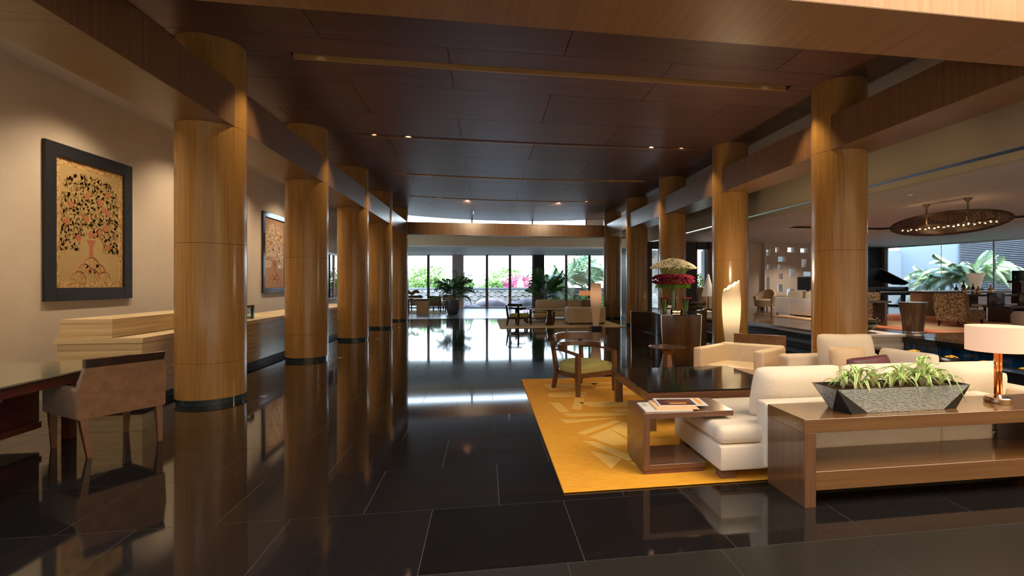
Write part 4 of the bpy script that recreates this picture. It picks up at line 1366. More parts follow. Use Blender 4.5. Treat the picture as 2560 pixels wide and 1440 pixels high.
ct2 = thing('coffee_table', 'glass topped coffee table between the far armchair and sofa', 'coffee table', (2.1, 19.9, .0145))
put('glass_top', M().box(-.6, .6, -.55, .55, .40, .415), 'glass_green', ct2)
put('shelf', M().box(-.55, .55, -.5, .5, .18, .20), 'dark', ct2)
for x in (-.52, .52):
    for y in (-.47, .47):
        put('leg', M().box(x - .04, x + .04, y - .04, y + .04, 0, .40), 'dark', ct2)
sd = thing('console_table', 'dark round-topped table behind the far cream sofa', 'table', (4.95, 24.2, 0))
put('top', M().lathe([(0, .64), (.5, .64), (.5, .68), (0, .68)], n=32), 'dark', sd)
put('column', M().lathe([(.3, 0), (.08, .1), (.08, .64)], n=16), 'dark', sd)
l2 = thing('table_lamp', 'table lamp with square orange shade on the far dark table', 'table lamp', (4.78, 24.2, .681))
put('base', M().lathe([(0, 0), (.08, 0), (.08, .02), (.015, .03), (.015, .3), (0, .3)], n=16), 'nickel', l2)
put('shade', M().prism([(-.24, -.15), (.24, -.15), (.24, .15), (-.24, .15)], .27, .50), 'orange_shade', l2)
l3 = thing('shelf_tray', 'dark floating tray shelf behind the orange lamp near the window', 'tray', (5.0, 25.4, 0))
put('tray', M().box(-.6, .6, -.25, .25, .96, 1.0), 'dark', l3)
for sx in (-1, 1):
    put('support', M().box(sx * .5 - .02, sx * .5 + .02, -.02, .02, 0, .96), 'dark', l3)
random.seed(9)
for k, lab in enumerate(('folded white cloth on the far dark table, nearer the lamp', 'folded white cloth on the far dark table, away from the lamp')):
    cb_ = put('folded_cloth', M().pillow(.30, .2, .14, mx=T(rx=R(90))), 'greyleather', None, smooth=True, loc=(5.08 + k * .2, 24.0 + k * .25, .75))
    cb_['label'] = lab; cb_['category'] = 'cloth'

# ---- potted palms
def frond(Lf, droop, nleaf, leaflen, m='palm', w=.018):
    mm = M()
    path = []
    for i in range(11):
        t = i / 10
        path.append((Lf * t * (1 - .15 * t), 0, Lf * (.9 * t - droop * t * t)))
    mm.tube(path, lambda u: .010 * (1 - u * .8), n=4)
    for i in range(nleaf):
        t = .15 + .85 * i / nleaf
        p = Vector((Lf * t * (1 - .15 * t), 0, Lf * (.9 * t - droop * t * t)))
        l = leaflen * (math.sin(PI * min(1, t * .85 + .12)) ** .6)
        for sy in (-1, 1):
            q = p + Vector((l * .55, sy * l * .75, -l * .30))
            h = p + Vector((l * .35, sy * l * .42, .02))
            ww = w
            mm._add([tuple(p), tuple(h + Vector((ww, 0, 0))), tuple(q), tuple(h - Vector((ww, 0, 0)))], [(0, 1, 2, 3)])
    me = mm.mesh('frond', None)
    me.materials.append(MT[m])
    return me
fr_in = [frond(1.25, .55, 30, .42, w=.02), frond(1.45, .85, 32, .44, w=.02), frond(1.15, .25, 26, .38, w=.02), frond(1.1, 1.1, 26, .38, w=.02)]
def potted_palm(label, loc, seed, n=48, s=1.0):
    rnd = random.Random(seed)
    t = thing('potted_palm', label, 'potted plant', loc)
    put('pot', M().lathe([(0, 0), (.22, 0), (.28, .08), (.32, .25), (.33, .5), (.325, .72), (.30, .72), (.30, .66), (0, .66)], n=40), 'pot', t, smooth=40)
    put('soil', M().lathe([(0, .64), (.30, .64), (.30, .665), (0, .67)], n=20), 'soil', t)
    for i in range(9):
        a = rnd.random() * 6.28; r = rnd.uniform(.02, .13)
        put('stem', M().tube([(r * math.cos(a), r * math.sin(a), .66), (r * 1.3 * math.cos(a), r * 1.3 * math.sin(a), 1.0 + rnd.uniform(0, .2))], .014, n=5), 'trunk', t)
    for i in range(n):
        me = rnd.choice(fr_in)
        a = 2 * PI * i / n * 2.4 + rnd.uniform(-.3, .3)
        z = .75 + .55 * rnd.random()
        r = rnd.uniform(.02, .12)
        o = put('frond', me, None, t, loc=(r * math.cos(a), r * math.sin(a), z), rot=(rnd.uniform(-.2, .2), rnd.uniform(-.75, .30), a))
        k = s * rnd.uniform(.65, .95)
        o.scale = (k, k, k)
    return t
potted_palm('areca palm in charcoal pot on the bright floor before the garden windows', (-1.58, 25.7, 0), 4)
potted_palm('areca palm in charcoal pot behind the far cream sofa', (3.0, 25.6, 0), 8, s=1.1)

# ---- far left group
r3 = thing('rug', 'pale rug beneath the far left table', 'rug', (0, 0, 0))
put('pile', M().prism([(-4.9, 26.4), (-2.0, 26.1), (-2.2, 29.6), (-4.9, 29.8)], .002, .012), 'rug2', r3)
t3 = thing('stone_table', 'pale slab-legged table at the far left before the windows', 'table', (-3.75, 26.9, .0125))
put('top', M().box(-.6, .95, -.35, .35, .66, .74), 'dark', t3)
put('slab_leg', M().box(.30, .90, -.32, -.20, 0, .66), 'tanfab', t3)
put('slab_leg', M().box(-.55, -.05, -.32, -.20, 0, .66), 'walnut_z', t3)
put('slab_leg', M().box(.55, .67, .0, .32, 0, .66), 'tanfab', t3)
def arm_simple(label, loc, rz, m='tanfab', wm='dark', grp=None):
    c = thing('armchair', label, 'chair', loc, rz, grp)
    put('seat', M().box(-.32, .32, -.32, .30, .32, .46, r=.03), m, c, smooth=50)
    put('back_cushion', M().box(-.32, .32, .26, .36, .46, .76, r=.03), m, c, smooth=50)
    put('back_rail', M().box(-.37, .37, .34, .40, .76, .86, r=.008, seg=1), wm, c)
    for sx in (-1, 1):
        a, b = sorted((sx * .33, sx * .38))
        put('armrest', M().box(a, b, -.32, .38, .56, .60), wm, c)
        put('leg', M().box(a, b, -.33, -.28, 0, .58), wm, c)
        put('leg', M().box(a, b, .33, .38, 0, .80), wm, c)
    return c
arm_simple('dark framed armchair with pale cushions beside the potted palm at the far left', (-2.55, 27.9, .0125), R(160))
arm_simple('dark open armchair behind the far left slab-legged table', (-3.7, 28.7, .0125), R(20))
arm_simple('dark open armchair farthest back by the left window panes', (-2.2, 29.9, .0125), R(-20))
bz = thing('bonsai_lamp', 'gnarled driftwood sculpture on thin stand on the far left table', 'sculpture', (-3.75, 26.9, .753))
put('stand', M().lathe([(0, 0), (.10, 0), (.10, .02), (.012, .03), (.012, .24), (0, .24)], n=16), 'black', bz)
rnd = random.Random(3)
dm = M()
for i in range(16):
    a = i / 15
    s_ = rnd.uniform(.07, .11)
    cx_, cz_ = -.32 + .64 * a, .33 + .06 * math.sin(a * 9)
    dm.lathe([(.001, -s_), (s_ * .8, -s_ * .5), (s_, 0), (s_ * .8, s_ * .5), (.001, s_)], n=8, mx=T(cx_, rnd.uniform(-.05, .05), cz_, rx=rnd.random(), ry=rnd.random()))
put('driftwood', dm, 'console', bz, smooth=60)
fb = thing('flower_bowl', 'bowl of lilac flowers at the left end of the far left table', 'flower bowl', (-4.2, 26.7, .753))
put('bowl', M().lathe([(0, 0), (.06, 0), (.12, .05), (.11, .05), (.05, .01), (0, .01)], n=20), 'black', fb)
MT['lilac'] = mat('lilac_petal', (0.35, 0.18, 0.55), 0.7)
put('lilac_flowers', bloom_cloud([(rnd.uniform(-.12, .12), rnd.uniform(-.1, .1), .08 + rnd.random() * .12) for _ in range(60)], .03), 'lilac', fb, kind='stuff')

# ================================================================== LOUNGE FURNITURE
# chandelier
cd = thing('chandelier', 'long oval woven basket chandelier with rows of small bulbs over the lounge', 'chandelier', (10.62, 10.27, 2.95), R(99))
ca, cbb, cc = 1.36, .52, .27
rim_ = M()
for k in range(44):
    th = -PI / 2 + PI * (k + .5) / 44
    zz = cc * math.sin(th); s_ = math.cos(th)
    n = 64
    rim_.tube([(ca * s_ * math.cos(2 * PI * i / n), cbb * s_ * math.sin(2 * PI * i / n), zz) for i in range(n)], .0072, n=3, closed=True)
for k in range(84):
    a = 2 * PI * k / 84
    rim_.tube([(ca * math.cos(t_) * math.cos(a), cbb * math.cos(t_) * math.sin(a), cc * math.sin(t_)) for t_ in [-PI / 2 + PI * i / 16 for i in range(17)]], .007, n=3)
put('woven_basket', rim_, 'wicker', cd, kind='stuff')
put('rail', M().box(-1.0, 1.0, -.02, .02, -.03, .0), 'wicker', cd)
for i in range(10):
    for sy in (-1, 1):
        x = -1.0 + 2.0 * i / 9
        b_ = put('bulb', M().lathe([(0, -.025), (.02, -.015), (.024, 0), (.012, .02), (0, .024)], n=10), 'bulb', cd, loc=(x, sy * .09, -.08))
for x in (-.48, .46):
    put('stem', M().tube([(x, 0, 0), (x, 0, .47)], .02, n=8), 'bronze', cd)
    put('ceiling_cup', M().lathe([(.02, .42), (.09, .50), (.09, .515), (0, .515)], n=16, mx=T(x, 0, 0)), 'bronze', cd, smooth=40)
light('POINT', 'chandelier_light', (10.5, 10.7, 3.0), 16, (1, .6, .28), shadow_soft_size=.2)
light('POINT', 'chandelier_light', (10.7, 9.9, 3.0), 16, (1, .6, .28), shadow_soft_size=.2)

# white lounge sofa, back to the hall
ls = thing('sofa', 'white two-part lounge sofa with its back to the hall, before the television', 'sofa', (10.12, 14.2, PZ), 0)
for a, b in ((1.38, 2.28), (-.6, 1.36)):
    put('back_panel', M().box(0, .14, a, b, .06, .60, r=.015), 'greyleather', ls, smooth=40)
    put('seat', M().box(.15, .95, a, b, .12, .42, r=.03), 'greyleather', ls, smooth=40)
    for y in (a + .05, b - .05):
        put('leg', M().box(.02, .08, y - .03, y + .03, 0, .06), 'steel', ls)
put('arm', M().box(.0, .95, 2.18, 2.30, .62, .66, r=.01), 'greyleather', ls)
for k, (y, w_) in enumerate(((1.55, .8), (.55, .9))):
    put('back_cushion', M().pillow(w_, .36, .2, mx=T(.28, y, .66, rz=R(90), rx=R(6))), 'cream', ls, smooth=True)
# tv and stand
tvs = thing('tv_stand', 'low dark wood stand beneath the television by the screen wall', 'tv stand', (13.55, 19.6, PZ))
put('body', M().box(-.6, .6, -.2, .2, .10, .68), 'dark', tvs)
put('shelf_top', M().box(-.64, .64, -.22, .22, .68, .72), 'mahog', tvs)
for x in (-.5, .5): put('leg', M().box(x - .03, x + .03, -.15, .15, 0, .10), 'dark', tvs)
tv = thing('television', 'flat black television on the dark stand before the perforated wall', 'television', (13.52, 19.6, PZ + .721))
put('bezel', M().box(-.47, .47, -.03, .03, .09, .64, r=.008, seg=1), 'blackgloss', tv)
put('screen', M().box(-.44, .44, -.034, -.029, .15, .61), 'screen', tv)
put('base', M().box(-.22, .22, -.10, .10, 0, .02), 'blackgloss', tv)
put('neck', M().box(-.05, .05, -.02, .02, .02, .10), 'blackgloss', tv)
# tub chairs of tan fabric
def wing(label, loc, rz, m='tanfab', h=.85):
    c = thing('lounge_chair', label, 'armchair', loc, rz)
    rings = []
    for i in range(17):
        a = R(-20) + R(220) * i / 16
        hh = .55 + (h - .55) * max(0, math.sin(a)) ** 1.2
        for_ = []
        x, y = .40 * math.cos(a), .38 * math.sin(a)
        xo, yo = x * 1.18, y * 1.22
        xi, yi = x * .8, y * .8
        rings.append([(x, y, .12), (xo, yo, hh), (xi * 1.15, yi * 1.15, hh), (xi, yi, .12)])
    put('shell_back', M().loft(rings), m, c, smooth=50)
    put('seat', M().lathe([(0, .12), (.33, .12), (.35, .38), (.28, .44), (0, .45)], n=24), m, c, smooth=40)
    for a in (45, 135, 225, 315):
        put('leg', M().bar((.3 * math.cos(R(a)), .28 * math.sin(R(a)), 0), (.25 * math.cos(R(a)), .24 * math.sin(R(a)), .14), .03, .05), 'dark', c)
    return c
wing('tan tub chair with dark legs against the plain lounge wall', (11.55, 19.6, PZ), R(-60))
wing('tan tub chair half hidden behind the white lounge sofa', (12.5, 18.0, PZ), R(150), h=.8)
wing('pale tub chair beside the cone lamp, seen between the right columns', (8.6, 18.6, PZ), R(110), h=.95)
cl_ = thing('cone_lamp', 'white cone shaped paper lamp beside the pale tub chair', 'lamp', (8.12, 17.6, PZ))
put('cone_shade', M().lathe([(.24, .62), (.03, 1.42), (.0, 1.43)], n=32), 'lampwhite', cl_, smooth=40)
put('table_base', M().lathe([(.2, 0), (.2, .03), (.02, .05), (.02, .66)], n=20), 'dark', cl_)
light('POINT', 'cone_lamp_light', (8.12, 17.6, PZ + .55), 6, WARM, shadow_soft_size=.05)

# bronze urli bowls on white marble plinths
def urli(label, lab2, bx_, zt, loc):
    p = thing('plinth', lab2, 'plinth', (0, 0, 0))
    x0, x1, y0, y1, z0 = bx_
    put('block', M().box(x0, x1, y0, y1, z0, zt - .05, r=.004, seg=1), 'marble', p)
    put('slab', M().box(x0 - .02, x1 + .02, y0 - .02, max(y1, y0 + 1.05), zt - .048, zt, r=.004, seg=1), 'marble', p)
    u = thing('bronze_bowl', label, 'bowl', (loc[0], loc[1], zt + .001))
    put('bowl', M().lathe([(0, 0), (.16, 0), (.33, .08), (.42, .19), (.40, .23), (.46, .26), (.46, .275), (.38, .26), (.36, .2), (.28, .1), (0, .04)], n=40), 'urli', u, smooth=35)
    for a in (R(-60), R(120)):
        put('handle', M().tube([(.42 * math.cos(a + d), .42 * math.sin(a + d), .27 + .05 * math.sin(PI * k / 6)) for k, d in enumerate([-.16 + .32 * q / 6 for q in range(7)])], .018, n=6), 'urli', u, smooth=True)
urli('wide bronze urli bowl on the plinth beside the nearest right column', 'white marble plinth beside the nearest right column at the pool end', (7.64, 8.52, 9.20, 9.245, .02), .50, (7.85, 9.75))
urli('wide bronze urli bowl on the plinth behind the flower table', 'white marble plinth beyond the flower table at the head of the steps', (6.3, 7.45, 15.65, 16.8, .02), .62, (6.95, 16.2))

# pool with blue tiles and floating marigolds
pool = thing('pool', 'narrow dark indoor pool with blue mosaic wall behind the near sofas', 'pool', (0, 0, 0))
put('water', M().box(7.62, 8.50, 3.45, 9.17, .0, .16), 'poolwater', pool)
put('rim', M().box(7.32, 7.62, 3.45, 9.24, .0, .295, r=.006, seg=1), 'blackgloss', pool)
put('coping', M().box(8.46, 8.9, 3.45, 9.17, .345, PZ + .006, r=.004, seg=1), 'blackgloss', pool)
mt = M().box(-.003, .003, -.034, .034, -.08, .08).mesh('tile'); mt.materials.append(MT['bluetile'])
put('grout_bed', M().box(8.506, 8.53, 3.45, 9.17, .15, .35), 'grout', pool)
for k in range(78):
    put('wall_tile', mt, None, pool, loc=(8.503, 3.5 + k * .0725, .255))
fl0 = None
rnd = random.Random(6)
for k, (y, lab) in enumerate(((8.72, 'floating leaf bowl of yellow marigolds farthest along the pool'), (7.92, 'floating leaf bowl of yellow marigolds second along the pool'),
                              (7.30, 'floating leaf bowl of yellow marigolds left of the lamp shade'), (6.62, 'floating leaf bowl of yellow marigolds behind the lamp stem'))):
    t = thing('marigold_bowl', lab, 'floating flowers', (8.30, y, .163), k, 'marigolds floating on the pool')
    put('leaf_bowl', M().lathe([(0, .0), (.08, .005), (.13, .035), (.12, .036), (.07, .01), (0, .008)], n=20), 'pot', t, smooth=True)
    put('petals', bloom_cloud([(r * math.cos(a), r * math.sin(a), .055 + .03 * (1 - r / .09)) for a, r in [(rnd.random() * 6.28, .09 * math.sqrt(rnd.random())) for _ in range(46)]], .02), 'marigold', t, kind='stuff')

# lounge rug
r4 = thing('rug', 'red and sand patterned rug on the raised lounge floor', 'rug', (0, 0, 0))
put('pile', M().prism([(9.6, 9.75), (15.5, 9.75), (15.5, 15.8), (9.6, 15.8)], PZ + .002, PZ + .012), 'rug3', r4)

# flared dark wood tables
def flared(label, loc, rz, w=.62, h=.66):
    t = thing('flared_table', label, 'table', loc, rz, 'flared dark wood tables')
    rings = []
    for z, s_ in ((0, .70), (h * .5, .80), (h, 1.0)):
        rings.append([(w / 2 * s_ * math.cos(a) , w / 2 * s_ * math.sin(a), z) for a in [2 * PI * k / 40 for k in range(40)]])
    put('drum', M().loft(rings), 'panel_dk', t, smooth=40)
    put('metal_band', M().lathe([(w / 2 * .705, .01), (w / 2 * .715, .045)], n=40), 'steel', t, smooth=40)
    return t
flared('flared dark wood drum table on the red and sand rug', (9.35, 9.85, PZ), 0, .56, .68)
fd = thing('host_desk', 'dark wood desk top between the nearest right column and flared drum', 'desk', (0, 0, 0))
put('top', M().box(8.9, 10.2, 11.4, 11.9, PZ + .60, PZ + .65), 'dark', fd)
put('side_panel', M().loft([[(8.95, 11.45, PZ), (9.35, 11.45, PZ), (9.35, 11.85, PZ), (8.95, 11.85, PZ)], [(8.9, 11.4, PZ + .6), (9.5, 11.4, PZ + .6), (9.5, 11.9, PZ + .6), (8.9, 11.9, PZ + .6)]]), 'darkx', fd)
put('side_panel', M().box(10.05, 10.12, 11.45, 11.85, PZ, PZ + .6), 'darkx', fd)

# mottled armless lounge chairs
def slipper(label, loc, rz, chaise=False):
    c = thing('lounge_chair', label, 'chair', loc, rz, 'mottled brown lounge chairs')
    L = 1.15 if chaise else .65
    put('seat', M().box(-.33, .33, -L + .25, .25, .14, .40, r=.07, seg=4), 'leopard', c, smooth=50)
    put('backrest', M().loft([[(-.30, .16, .14), (.30, .16, .14), (.30, .38, .14), (-.30, .38, .14)], [(-.34, .20, .5), (.34, .20, .5), (.34, .46, .5), (-.34, .46, .5)],
                              [(-.34, .30, .80), (.34, .30, .80), (.34, .50, .80), (-.34, .50, .80)], [(-.31, .36, .84), (.31, .36, .84), (.31, .47, .84), (-.31, .47, .84)]]), 'leopard', c, smooth=60)
    for x in (-.26, .26):
        for y, s_ in ((.34, 1), (-L + .33, -1)):
            put('leg', M().bar((x, y + .02 * s_, 0), (x, y - .02 * s_, .16), .025, .07), 'dark', c)
    return c
slipper('mottled brown chaise with dark feet on the red rug, nearer the lamp shade', (11.85, 11.15, PZ + .012), R(114), True)
slipper('mottled brown chair behind the flared drum table', (10.5, 12.6, PZ + .012), R(135))

# bar table, stools, bottles, glass lamp
bt = thing('bar_table', 'long dark wood bar table near the courtyard glass', 'table', (0, 0, 0))
put('top', M().box(14.6, 18.2, 13.2, 14.6, PZ + .70, PZ + .76), 'dark', bt)
put('end_panel', M().box(14.7, 15.0, 13.4, 14.4, PZ, PZ + .7), 'dark', bt)
put('end_panel', M().box(17.4, 17.7, 13.4, 14.4, PZ, PZ + .7), 'dark', bt)
bt2 = thing('low_table', 'low dark wood table in front of the long bar table', 'table', (0, 0, 0))
put('top', M().box(14.0, 16.4, 11.6, 12.4, PZ + .42, PZ + .47), 'dark', bt2)
for x in (14.1, 15.1, 16.2):
    put('slab_leg', M().box(x, x + .12, 11.7, 12.3, PZ, PZ + .42), 'dark', bt2)
def barchair(label, loc, rz):
    c = thing('dining_chair', label, 'chair', loc, rz, 'dark chairs at the bar table')
    put('seat', M().box(-.25, .25, -.22, .25, .40, .48, r=.02), 'greyleather', c, smooth=40)
    put('backrest', M().box(-.30, .30, -.30, -.22, .42, .82, r=.015), 'dark', c, smooth=40)
    for x in (-.22, .22):
        for y in (-.24, .2):
            put('leg', M().box(x - .025, x + .025, y - .025, y + .025, 0, .41), 'dark', c)
    return c
b0 = barchair('dark backed dining chair at the bar table, left of the two', (14.55, 12.75, PZ), R(6))
dup(b0, (15.75, 12.8, PZ), R(-4), 'dark backed dining chair at the bar table, right of the two')
for k, (x, y, lab) in enumerate(((13.4, 10.7, 'pale round pouf in front of the low dark table, right edge'), (14.0, 12.9, 'pale round pouf beside the mottled chaise'), (14.9, 11.0, 'pale round pouf before the low dark table, second from right'))):
    o = put('pouf', M().lathe([(0, 0), (.28, 0), (.31, .05), (.31, .3), (.26, .37), (0, .38)], n=24), 'greyleather', None, smooth=40, loc=(x, y, PZ + .013 if k == 0 else PZ + .013))
    o['label'] = lab; o['category'] = 'pouf'; o['group'] = 'pale poufs'
pc = thing('planter_box', 'pale rendered planter wall behind the bar bottles', 'planter', (0, 0, 0))
put('box', M().box(15.3, 19.2, 15.7, 16.1, PZ, PZ + .80), 'greyleather', pc)
put('box_top', M().box(15.2, 19.2, 15.6, 16.15, PZ + .80, PZ + .84), 'marble', pc)
pc = thing('side_cabinet', 'mauve-grey cabinet left of the bar table', 'cabinet', (0, 0, 0))
put('body', M().box(14.5, 15.9, 14.9, 15.4, PZ, PZ + .78), 'tanfab', pc)
put('top', M().box(14.45, 15.95, 14.85, 15.45, PZ + .78, PZ + .82), 'dark', pc)
def bottle(label, loc, h, r, m):
    c = thing('bottle', label, 'bottle', loc, 0, 'bottles on the bar table')
    put('body', M().lathe([(0, 0), (r, 0), (r, h * .6), (r * .35, h * .75), (r * .3, h * .93), (0, h * .93)], n=16), m, c, smooth=40)
    put('cap', M().lathe([(0, h * .93), (r * .36, h * .93), (r * .36, h), (0, h)], n=10), 'black', c)
    put('label_band', M().lathe([(r * 1.01, h * .2), (r * 1.01, h * .45)], n=16), 'paper', c, smooth=40)
bs = [(14.75, 13.9, .30, .05, 'darkglass', 'small dark bottle at the left end of the bar bottle row'), (14.88, 13.75, .26, .05, 'whiskey', 'short amber bottle second from left on the bar'),
      (15.02, 13.9, .42, .055, 'darkglass', 'tallest dark bottle standing third from left on the bar'), (15.2, 13.75, .32, .05, 'darkglass', 'dark bottle fourth from left on the bar'),
      (15.45, 13.8, .24, .07, 'whiskey', 'squat amber decanter standing apart at mid row on the bar'), (15.85, 13.75, .28, .07, 'whiskey', 'squat amber decanter right of the white pleated lamp on the bar'),
      (15.98, 13.85, .22, .06, 'whiskey', 'last small amber bottle on the bar')]
for x, y, h, r, m, lab in bs:
    bottle(lab, (x, y, PZ + .762), h, r, m)
wlmp = thing('pleated_lamp', 'translucent pleated white lamp standing among the bar bottles', 'lamp', (15.68, 14.1, PZ + .762))
put('pleated_shade', M().lathe([(.13, .0), (.14, .25), (.20, .5), (.27, .66)], n=40), 'lampwhite', wlmp, smooth=True)
put('foot', M().lathe([(0, 0), (.12, 0), (.12, .02), (0, .02)], n=20), 'steel', wlmp)
gc = thing('glass_cloche', 'square glass lantern with a small flame at the right edge of the bar', 'lantern', (17.3, 13.9, PZ + .761 + .35))
put('base', M().box(-.42, .3, -.2, .2, 0, .07), 'dark', gc)
for q in ((-.3, -.29, -.15, .15), (.29, .3, -.15, .15), (-.3, .3, -.15, -.14), (-.3, .3, .14, .15)):
    put('glass_side', M().box(q[0], q[1], q[2], q[3], .07, .40), 'glass_green', gc)
put('flame', M().lathe([(0, .16), (.025, .18), (0, .24)], n=8), 'candle', gc)
put('stand', M().box(-.3, .3, -.15, .15, -.35, 0), 'dark', gc)

# grand piano
pn = thing('grand_piano', 'black grand piano with raised lid by the dark courtyard wall', 'piano', (16.4, 18.9, PZ), R(0))
body = [(-.75, -.6), (.75, -.6), (.95, -.2), (.9, .4), (.3, .9), (-.3, 1.2), (-.75, 1.2)]
put('case', M().prism(body, .62, .95), 'blackgloss', pn)
put('lid', M().prism([(-.75, -.6), (.75, -.6), (.95, -.2), (.9, .4), (.3, .9), (-.3, 1.2), (-.75, 1.2)], 0, .03, mx=T(1.0, 0, 1.0, ry=R(24)) @ T(-1.0, 0, 0)), 'blackgloss', pn)
put('keyboard', M().box(-.70, .70, -.85, -.6, .62, .74), 'blackgloss', pn)
put('keys', M().box(-.62, .62, -.84, -.68, .74, .755), 'lampwhite', pn)
for x, y in ((-.6, -.5), (.6, -.5), (-.4, .9)):
    put('leg', M().box(x - .06, x + .06, y - .06, y + .06, 0, .62), 'blackgloss', pn)

MT['slot_bulb'] = mat('slot_lamp_glow', (1, .9, .8), .4, emit=(1.0, .85, .7), estr=2.2)
# small recessed ceiling lamps, several of them added as fill for the lounge
k = 0
dl = [(8.6, 17.6, 'front of the pale tub chair'), (9.0, 13.6, 'over the head of the steps'), (12.9, 19.0, 'over the television'), (12.2, 16.8, 'over the white lounge sofa'),
      (17.4, 13.0, 'over the bar table'), (8.3, 8.8, 'over the near bronze bowl'), (14.4, 17.6, 'before the right end of the screen wall'), (8.9, 10.9, 'over the flared drum table'), (16.2, 9.6, 'over the lounge beyond the lamp shade')]
for x, y, lab in dl:
    t = thing('downlight', 'tiny recessed ceiling downlight ' + lab, 'downlight', (x, y, CZ), 0, 'recessed lounge downlights')
    put('trim', M().lathe([(.045, -.006), (.06, -.006), (.06, 0), (.045, 0)], n=20), 'steel', t)
    put('lamp', M().lathe([(0, -.004), (.045, -.004), (.045, -.001), (0, -.001)], n=16), 'cool_bulb', t)
    light('SPOT', 'downlight_beam', (x, y, CZ - .03), 300, (1, .86, .72), target=(x, y, 0), spot_size=R(120), spot_blend=.8, shadow_soft_size=.08)
# gimbal spots at the ends of the ceiling slots, plus added fill beams
for s in slots:
    for sx, x in (('left', -2.30), ('right', 4.50)):
        z = zc(x, s) + .06
        t = thing('slot_spotlight', 'small spotlight at the %s end of the %s ceiling slot' % (sx, ('nearest', 'second', 'third', 'farthest')[slots.index(s)]), 'spotlight', (x, s + .085, z), 0, 'spotlights in the ceiling slots')
        put('housing', M().lathe([(.055, .08), (.06, 0), (.05, 0), (.045, .07), (0, .075)], n=20), 'steel', t, smooth=40)
        put('lamp', M().lathe([(0, .045), (.035, .045), (.035, .05), (0, .05)], n=16), 'slot_bulb', t)
        xx = XL if sx == 'left' else XR
        light('SPOT', 'slot_and_fill_beam', (x, s + .085, z - .03), 110, WARM, target=(xx, s, 2.2), spot_size=R(60), spot_blend=.7, shadow_soft_size=.05)
        if s == slots[3]: light('SPOT', 'slot_and_fill_beam', (x * .5 + .5, s + .3, z - .12), 520, WARM, target=(x * .5 + .5, 22.0, 3.7), spot_size=R(80), spot_blend=.8, shadow_soft_size=.05)  # added fill without a fixture, brightens the far cross beam
        if s == slots[0] and sx == 'right': light('SPOT', 'slot_and_fill_beam', (3.9, s + .085, z - .03), 380, WARM, target=(3.9, 6.75, .5), spot_size=R(58), spot_blend=.9, shadow_soft_size=.05)  # added spot without a fixture, brightens the leather armchair
        if s == slots[1] and sx == 'right': light('SPOT', 'slot_and_fill_beam', (3.6, s + .085, z - .03), 260, WARM, target=(3.86, 10.05, 1.5), spot_size=R(36), spot_blend=.8, shadow_soft_size=.05)  # added spot without a fixture, brightens the flower table
        light('SPOT', 'slot_and_fill_beam', (x * .8 + .2, s + .085, z - .03), 90, WARM, target=(x * .5 + .5, s, 0), spot_size=R(86), spot_blend=.8, shadow_soft_size=.05)
# assumed aisle lamps over the reception, added to light the wall
for y in (6.3, 8.9, 11.6, 14.3, 17.0, 20.0):
    t = thing('downlight', 'assumed recessed ceiling lamp over the reception aisle %s' % ('beyond the near picture', 'above the near picture', 'above the counter middle', 'before the far picture', 'above the far picture', 'by the aisle window')[[6.3, 8.9, 11.6, 14.3, 17.0, 20.0].index(y)], 'downlight', (-5.2, y, 4.66), 0, 'assumed aisle lamps')
    put('trim', M().lathe([(.06, -.006), (.08, -.006), (.08, 0), (.06, 0)], n=20), 'steel', t)
    put('lamp', M().lathe([(0, -.004), (.06, -.004), (.06, -.001), (0, -.001)], n=16), 'cool_bulb', t)
    light('SPOT', 'assumed_aisle_beam', (-5.2, y, 4.62), 290, (1, .80, .58), target=(-5.6, y, 0), spot_size=R(125), spot_blend=.9, shadow_soft_size=.1)

# ================================================================== GARDENS
gr = struct('floor', M().box(-25, 60, 33.0, 80, -.6, -.35), 'lawn')
struct('floor', M().box(-20, 16, 31.5, 38.2, -.5, -.18), 'water')
# stone garden wall with coping (parallel to the window line)
gwl = thing('garden_wall', 'rough stone garden wall with grey coping across the pond', 'garden wall', (0, 0, 0))
ga_, gang_ = Vector((-12, 39.6, 0)), ang
def gput(name, m, mt_): return put(name, m, mt_, gwl, loc=ga_, rot=(0, 0, gang_))
core = gput('core', M().box(0, 21, .04, .5, -.5, 1.1), 'stone')
gput('coping', M().box(0, 21, -.06, .56, 1.10, 1.22), 'coping')
rnd = random.Random(21)
sm_ = []
for i in range(6):
    m = M()
    pts = []
    n = rnd.choice((5, 6, 7))
    for k in range(n):
        a = 2 * PI * (k + rnd.uniform(-.2, .2)) / n
        pts.append((.29 * math.cos(a) * rnd.uniform(.9, 1.2), .175 * math.sin(a) * rnd.uniform(.9, 1.2)))
    m.loft([[(x, .08, z) for x, z in pts], [(x * .98, .0, z * .98) for x, z in pts], [(x * .85, -.03, z * .85) for x, z in pts]])
    me = m.mesh('stone'); me.materials.append(MT['stone']); sm_.append(me)
n_ = 0
wm_ = ga_
for j in range(5):
    for i in range(41):
        x = .25 + i * .505 + (.25 if j % 2 else 0)
        z = -.15 + j * .295
        o = put('stone', rnd.choice(sm_), None, gwl, rot=(0, rnd.uniform(-.2, .2), gang_))
        o.location = ga_ + Vector((math.cos(gang_), math.sin(gang_), 0)) * x + Vector((0, .0, z))
        n_ += 1
rnd = random.Random(2)
def rock(label, loc, s, sz=.5):
    m = M()
    bm2 = bmesh.new()
    bmesh.ops.create_icosphere(bm2, subdivisions=3, radius=1)
    for v in bm2.verts:
        k = 1 + .18 * math.sin(v.co.x * 3 + s * 7) * math.cos(v.co.y * 4 + s) + .05 * rnd.uniform(-1, 1)
        v.co = Vector((v.co.x * s * k * 1.4, v.co.y * s * k, v.co.z * s * k * sz))
    m.merge(bm2)
    o = put('boulder', m, 'boulder', None, smooth=True, loc=loc)
    o['label'] = label; o['category'] = 'boulder'; o['group'] = 'boulders in the pond'
